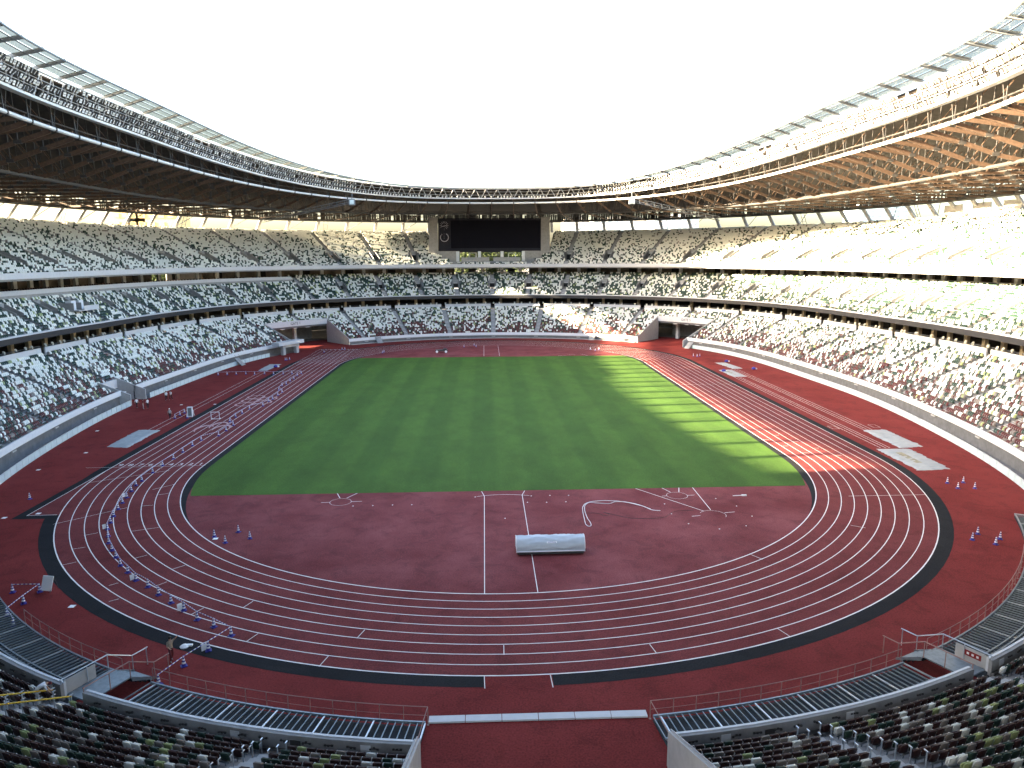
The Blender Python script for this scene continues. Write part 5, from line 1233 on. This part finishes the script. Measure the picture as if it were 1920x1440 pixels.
# ================================================================== PEOPLE
def person(p, rz, lab, shirt, trou, pose='stand', h=1.7, hat=None, z=0.0):
    """one skinned body; clothing by material zones; hair as a child"""
    k = h/1.72
    J = {'pel': (0, 0, .95), 'spi': (0, .0, 1.18), 'che': (0, .01, 1.36), 'nec': (0, .0, 1.50), 'hea': (0, -.02, 1.60), 'top': (0, -.01, 1.70),
         'hL': (-.10, 0, .90), 'kL': (-.11, -.02, .50), 'aL': (-.11, .02, .09), 'tL': (-.12, -.15, .04), 'hR': (.10, 0, .90), 'kR': (.11, -.02, .50), 'aR': (.11, .02, .09), 'tR': (.12, -.15, .04),
         'sL': (-.18, .01, 1.40), 'eL': (-.24, .03, 1.12), 'wL': (-.24, -.06, .88), 'sR': (.18, .01, 1.40), 'eR': (.24, .03, 1.12), 'wR': (.24, -.06, .88)}
    if pose == 'walk':
        J.update(kL=(-.11, -.22, .53), aL=(-.11, -.20, .12), tL=(-.12, -.37, .08), kR=(.11, .05, .50), aR=(.11, .32, .14), tR=(.12, .22, .05), eL=(-.23, .16, 1.14), wL=(-.22, .12, .92), eR=(.24, -.10, 1.14), wR=(.22, -.28, 1.00))
    if pose == 'bend':
        J.update(spi=(0, -.18, 1.12), che=(0, -.38, 1.20), nec=(0, -.50, 1.20), hea=(0, -.62, 1.16), top=(0, -.72, 1.12), sL=(-.18, -.42, 1.18), sR=(.18, -.42, 1.18), eL=(-.22, -.50, .92), wL=(-.16, -.62, .72), eR=(.22, -.50, .92), wR=(.16, -.64, .72), kL=(-.12, -.10, .52), kR=(.12, .02, .5), aR=(.12, .18, .09), tR=(.12, .03, .04))
    if pose == 'raise':
        J.update(eR=(.30, -.10, 1.52), wR=(.34, -.26, 1.70), eL=(-.26, -.06, 1.16), wL=(-.2, -.25, 1.08), kL=(-.12, -.16, .52), aL=(-.13, -.10, .1), tL=(-.14, -.27, .05), aR=(.12, .22, .1), tR=(.13, .08, .04))
    if pose == 'carry': J.update(eL=(-.24, -.02, 1.12), wL=(-.14, -.26, 1.10), eR=(.24, -.02, 1.12), wR=(.14, -.26, 1.10))
    RAD = dict(pel=(.15, .11), spi=(.135, .10), che=(.165, .115), nec=(.055, .055), hea=(.085, .10), top=(.07, .08), hL=(.095, .095), kL=(.062, .065), aL=(.042, .045), tL=(.038, .03), sL=(.065, .065), eL=(.045, .045), wL=(.028, .032))
    E = [('pel', 'spi'), ('spi', 'che'), ('che', 'nec'), ('nec', 'hea'), ('hea', 'top')]
    for s in 'LR': E += [('pel', 'h'+s), ('h'+s, 'k'+s), ('k'+s, 'a'+s), ('a'+s, 't'+s), ('che', 's'+s), ('s'+s, 'e'+s), ('e'+s, 'w'+s)]
    for s in 'LR':                                       # palm, four fingers and a thumb
        w_, e_ = np.array(J['w'+s]), np.array(J['e'+s]); u = (w_-e_)/np.linalg.norm(w_-e_); sd_ = np.cross(u, (0, 0, 1.)); sd_ = sd_/np.linalg.norm(sd_) if np.linalg.norm(sd_) > .1 else np.array([0, 1., 0])
        J['p'+s] = tuple(w_+u*.07); E.append(('w'+s, 'p'+s)); RAD['p'+s] = (.032, .018)
        for q, (o1, l1) in enumerate(((-.03, .075), (-.01, .09), (.01, .085), (.03, .065))):
            J[f'f{q}{s}'] = tuple(w_+u*(.07+l1)+sd_*o1); E.append(('p'+s, f'f{q}{s}')); RAD[f'f{q}{s}'] = (.009, .009)
        J['th'+s] = tuple(w_+u*.06+sd_*.07); E.append(('w'+s, 'th'+s)); RAD['th'+s] = (.010, .010)
    names = list(J); idx = {n: i for i, n in enumerate(names)}
    me = bpy.data.meshes.new('body'); me.from_pydata([tuple(np.array(J[n])*k) for n in names], [(idx[a], idx[b]) for a, b in E], [])
    ob = bpy.data.objects.new('body_tmp', me); COL.objects.link(ob); md = ob.modifiers.new('skin', 'SKIN'); md.use_smooth_shade = True; sv = me.skin_vertices[0].data
    for n in names:
        r = RAD.get(n) or RAD.get(n[:-1]+'L'); sv[idx[n]].radius = (r[0]*k, r[1]*k); sv[idx[n]].use_root = (n == 'pel')
    ss_ = ob.modifiers.new('sub', 'SUBSURF'); ss_.levels = 1; ss_.render_levels = 1
    dg = bpy.context.evaluated_depsgraph_get(); bm_ = bpy.data.meshes.new_from_object(ob.evaluated_get(dg)); bpy.data.objects.remove(ob); bpy.data.meshes.remove(me)
    for m in (SKIN, shirt, trou, SHOE): bm_.materials.append(m)
    zone = {}
    for a, b in E:
        if a[0] == 'p' and a != 'pel' or b[0] in 'f' or b.startswith('th') or (a[0] == 'w'): zz = 0
        elif a in ('nec', 'hea') : zz = 0
        elif a[0] == 'e': zz = 0
        elif a in ('pel',) and b == 'spi' or a in ('spi', 'che') or a[0] == 's': zz = 1
        elif a[0] == 'a': zz = 3
        else: zz = 2
        zone[(a, b)] = zz
    EA = np.array([J[a] for a, b in E])*k; EB = np.array([J[b] for a, b in E])*k; Z = np.array([zone[e] for e in E])
    cen = np.array([f.center[:] for f in bm_.polygons]); AB = EB-EA; t = np.clip(((cen[:, None]-EA)*AB).sum(2)/(AB**2).sum(1), 0, 1); dd_ = np.linalg.norm(EA+t[..., None]*AB-cen[:, None], axis=2)
    bm_.polygons.foreach_set('material_index', Z[dd_.argmin(1)].astype(np.int32)); bm_.update()
    o = thing('person', lab, 'person', (p[0], p[1], z), rz); bm_.name = 'body'; link(bpy.data.objects.new('body', bm_), o)
    hb = MB(); hc = (np.array(J['hea'])*.35+np.array(J['top'])*.65)*k; prof_ = [(.02, .115), (.07, .10), (.105, .05), (.112, 0.0), (.10, -.04)]
    hb.lathe([(r*k, zz*k) for r, zz in prof_], 10, (hc[0], hc[1]+.015, hc[2])); hb.build('cap' if hat else 'hair', hat or HAIR, o)
    fc = (np.array(J['hea'])*.7+np.array(J['top'])*.3)*k; fb = MB(); fb.box((fc[0], fc[1]-.10*k, fc[2]-.01), (.03, .03, .045)); 
    fb.build('nose', SKIN, o)
    ey = MB(); 
    for sx in (-.033, .033): ey.box((fc[0]+sx*k, fc[1]-.085*k, fc[2]+.02), (.022, .02, .012))
    ey.build('eyes', HAIR, o)
    return o
PP = [((252, 748), 2.6, 'person in white shirt at the back of the narrow field exit', SHIRTW, TROUD, 'stand', None), ((257, 765), 1.0, 'person in white shirt stepping out of the narrow field exit', SHIRTW, TROUD, 'walk', None), ((269, 767), 2.0, 'person in pale trousers and dark vest beside the exit group', MAROON, TROUL, 'stand', None), ((277.5, 766), -2.0, 'person in white shirt carrying something beside the person in pale trousers', SHIRTW, TROUD, 'carry', None),
      ((312, 751), .4, 'person in white shirt of the strolling pair, farther from the cabinet', SHIRTW, TROUD, 'walk', None), ((321, 750), -.3, 'person in white shirt of the strolling pair, nearer the cabinet', SHIRTW, TROUD, 'walk', None), ((319, 786), .8, 'walking person in grey top and white cap on the runway line', GREYSH, TROUD, 'walk', CWHITE), ((363, 780), -1.2, 'worker in dark top and pale trousers beside the white cabinet', MAROON, TROUL, 'bend', None),
      ((322, 1240), .9, 'person in tan shirt with raised arm on the apron near the white bag', TAN, MAROON, 'raise', None)]
for px, rz, lab, sh, tr_, pose, hat in PP: person(gp(*px), rz, lab, sh, tr_, pose, 1.70 if px[1] < 1000 else 1.66, hat)
# bending worker on the walkway beside the parapet gap
T, N, U = frame(S_STL+.3); pz = zt(T1, T1.d0+1.0); q = P3(S_STL+.9, T1.d0+1.2, pz)
person(q, math.atan2(N[1], N[0])+PI/2+2.6, 'person in white shirt bending over the yellow taped handrail', SHIRTW, TROUL, 'bend', 1.72, MAROON, z=pz)
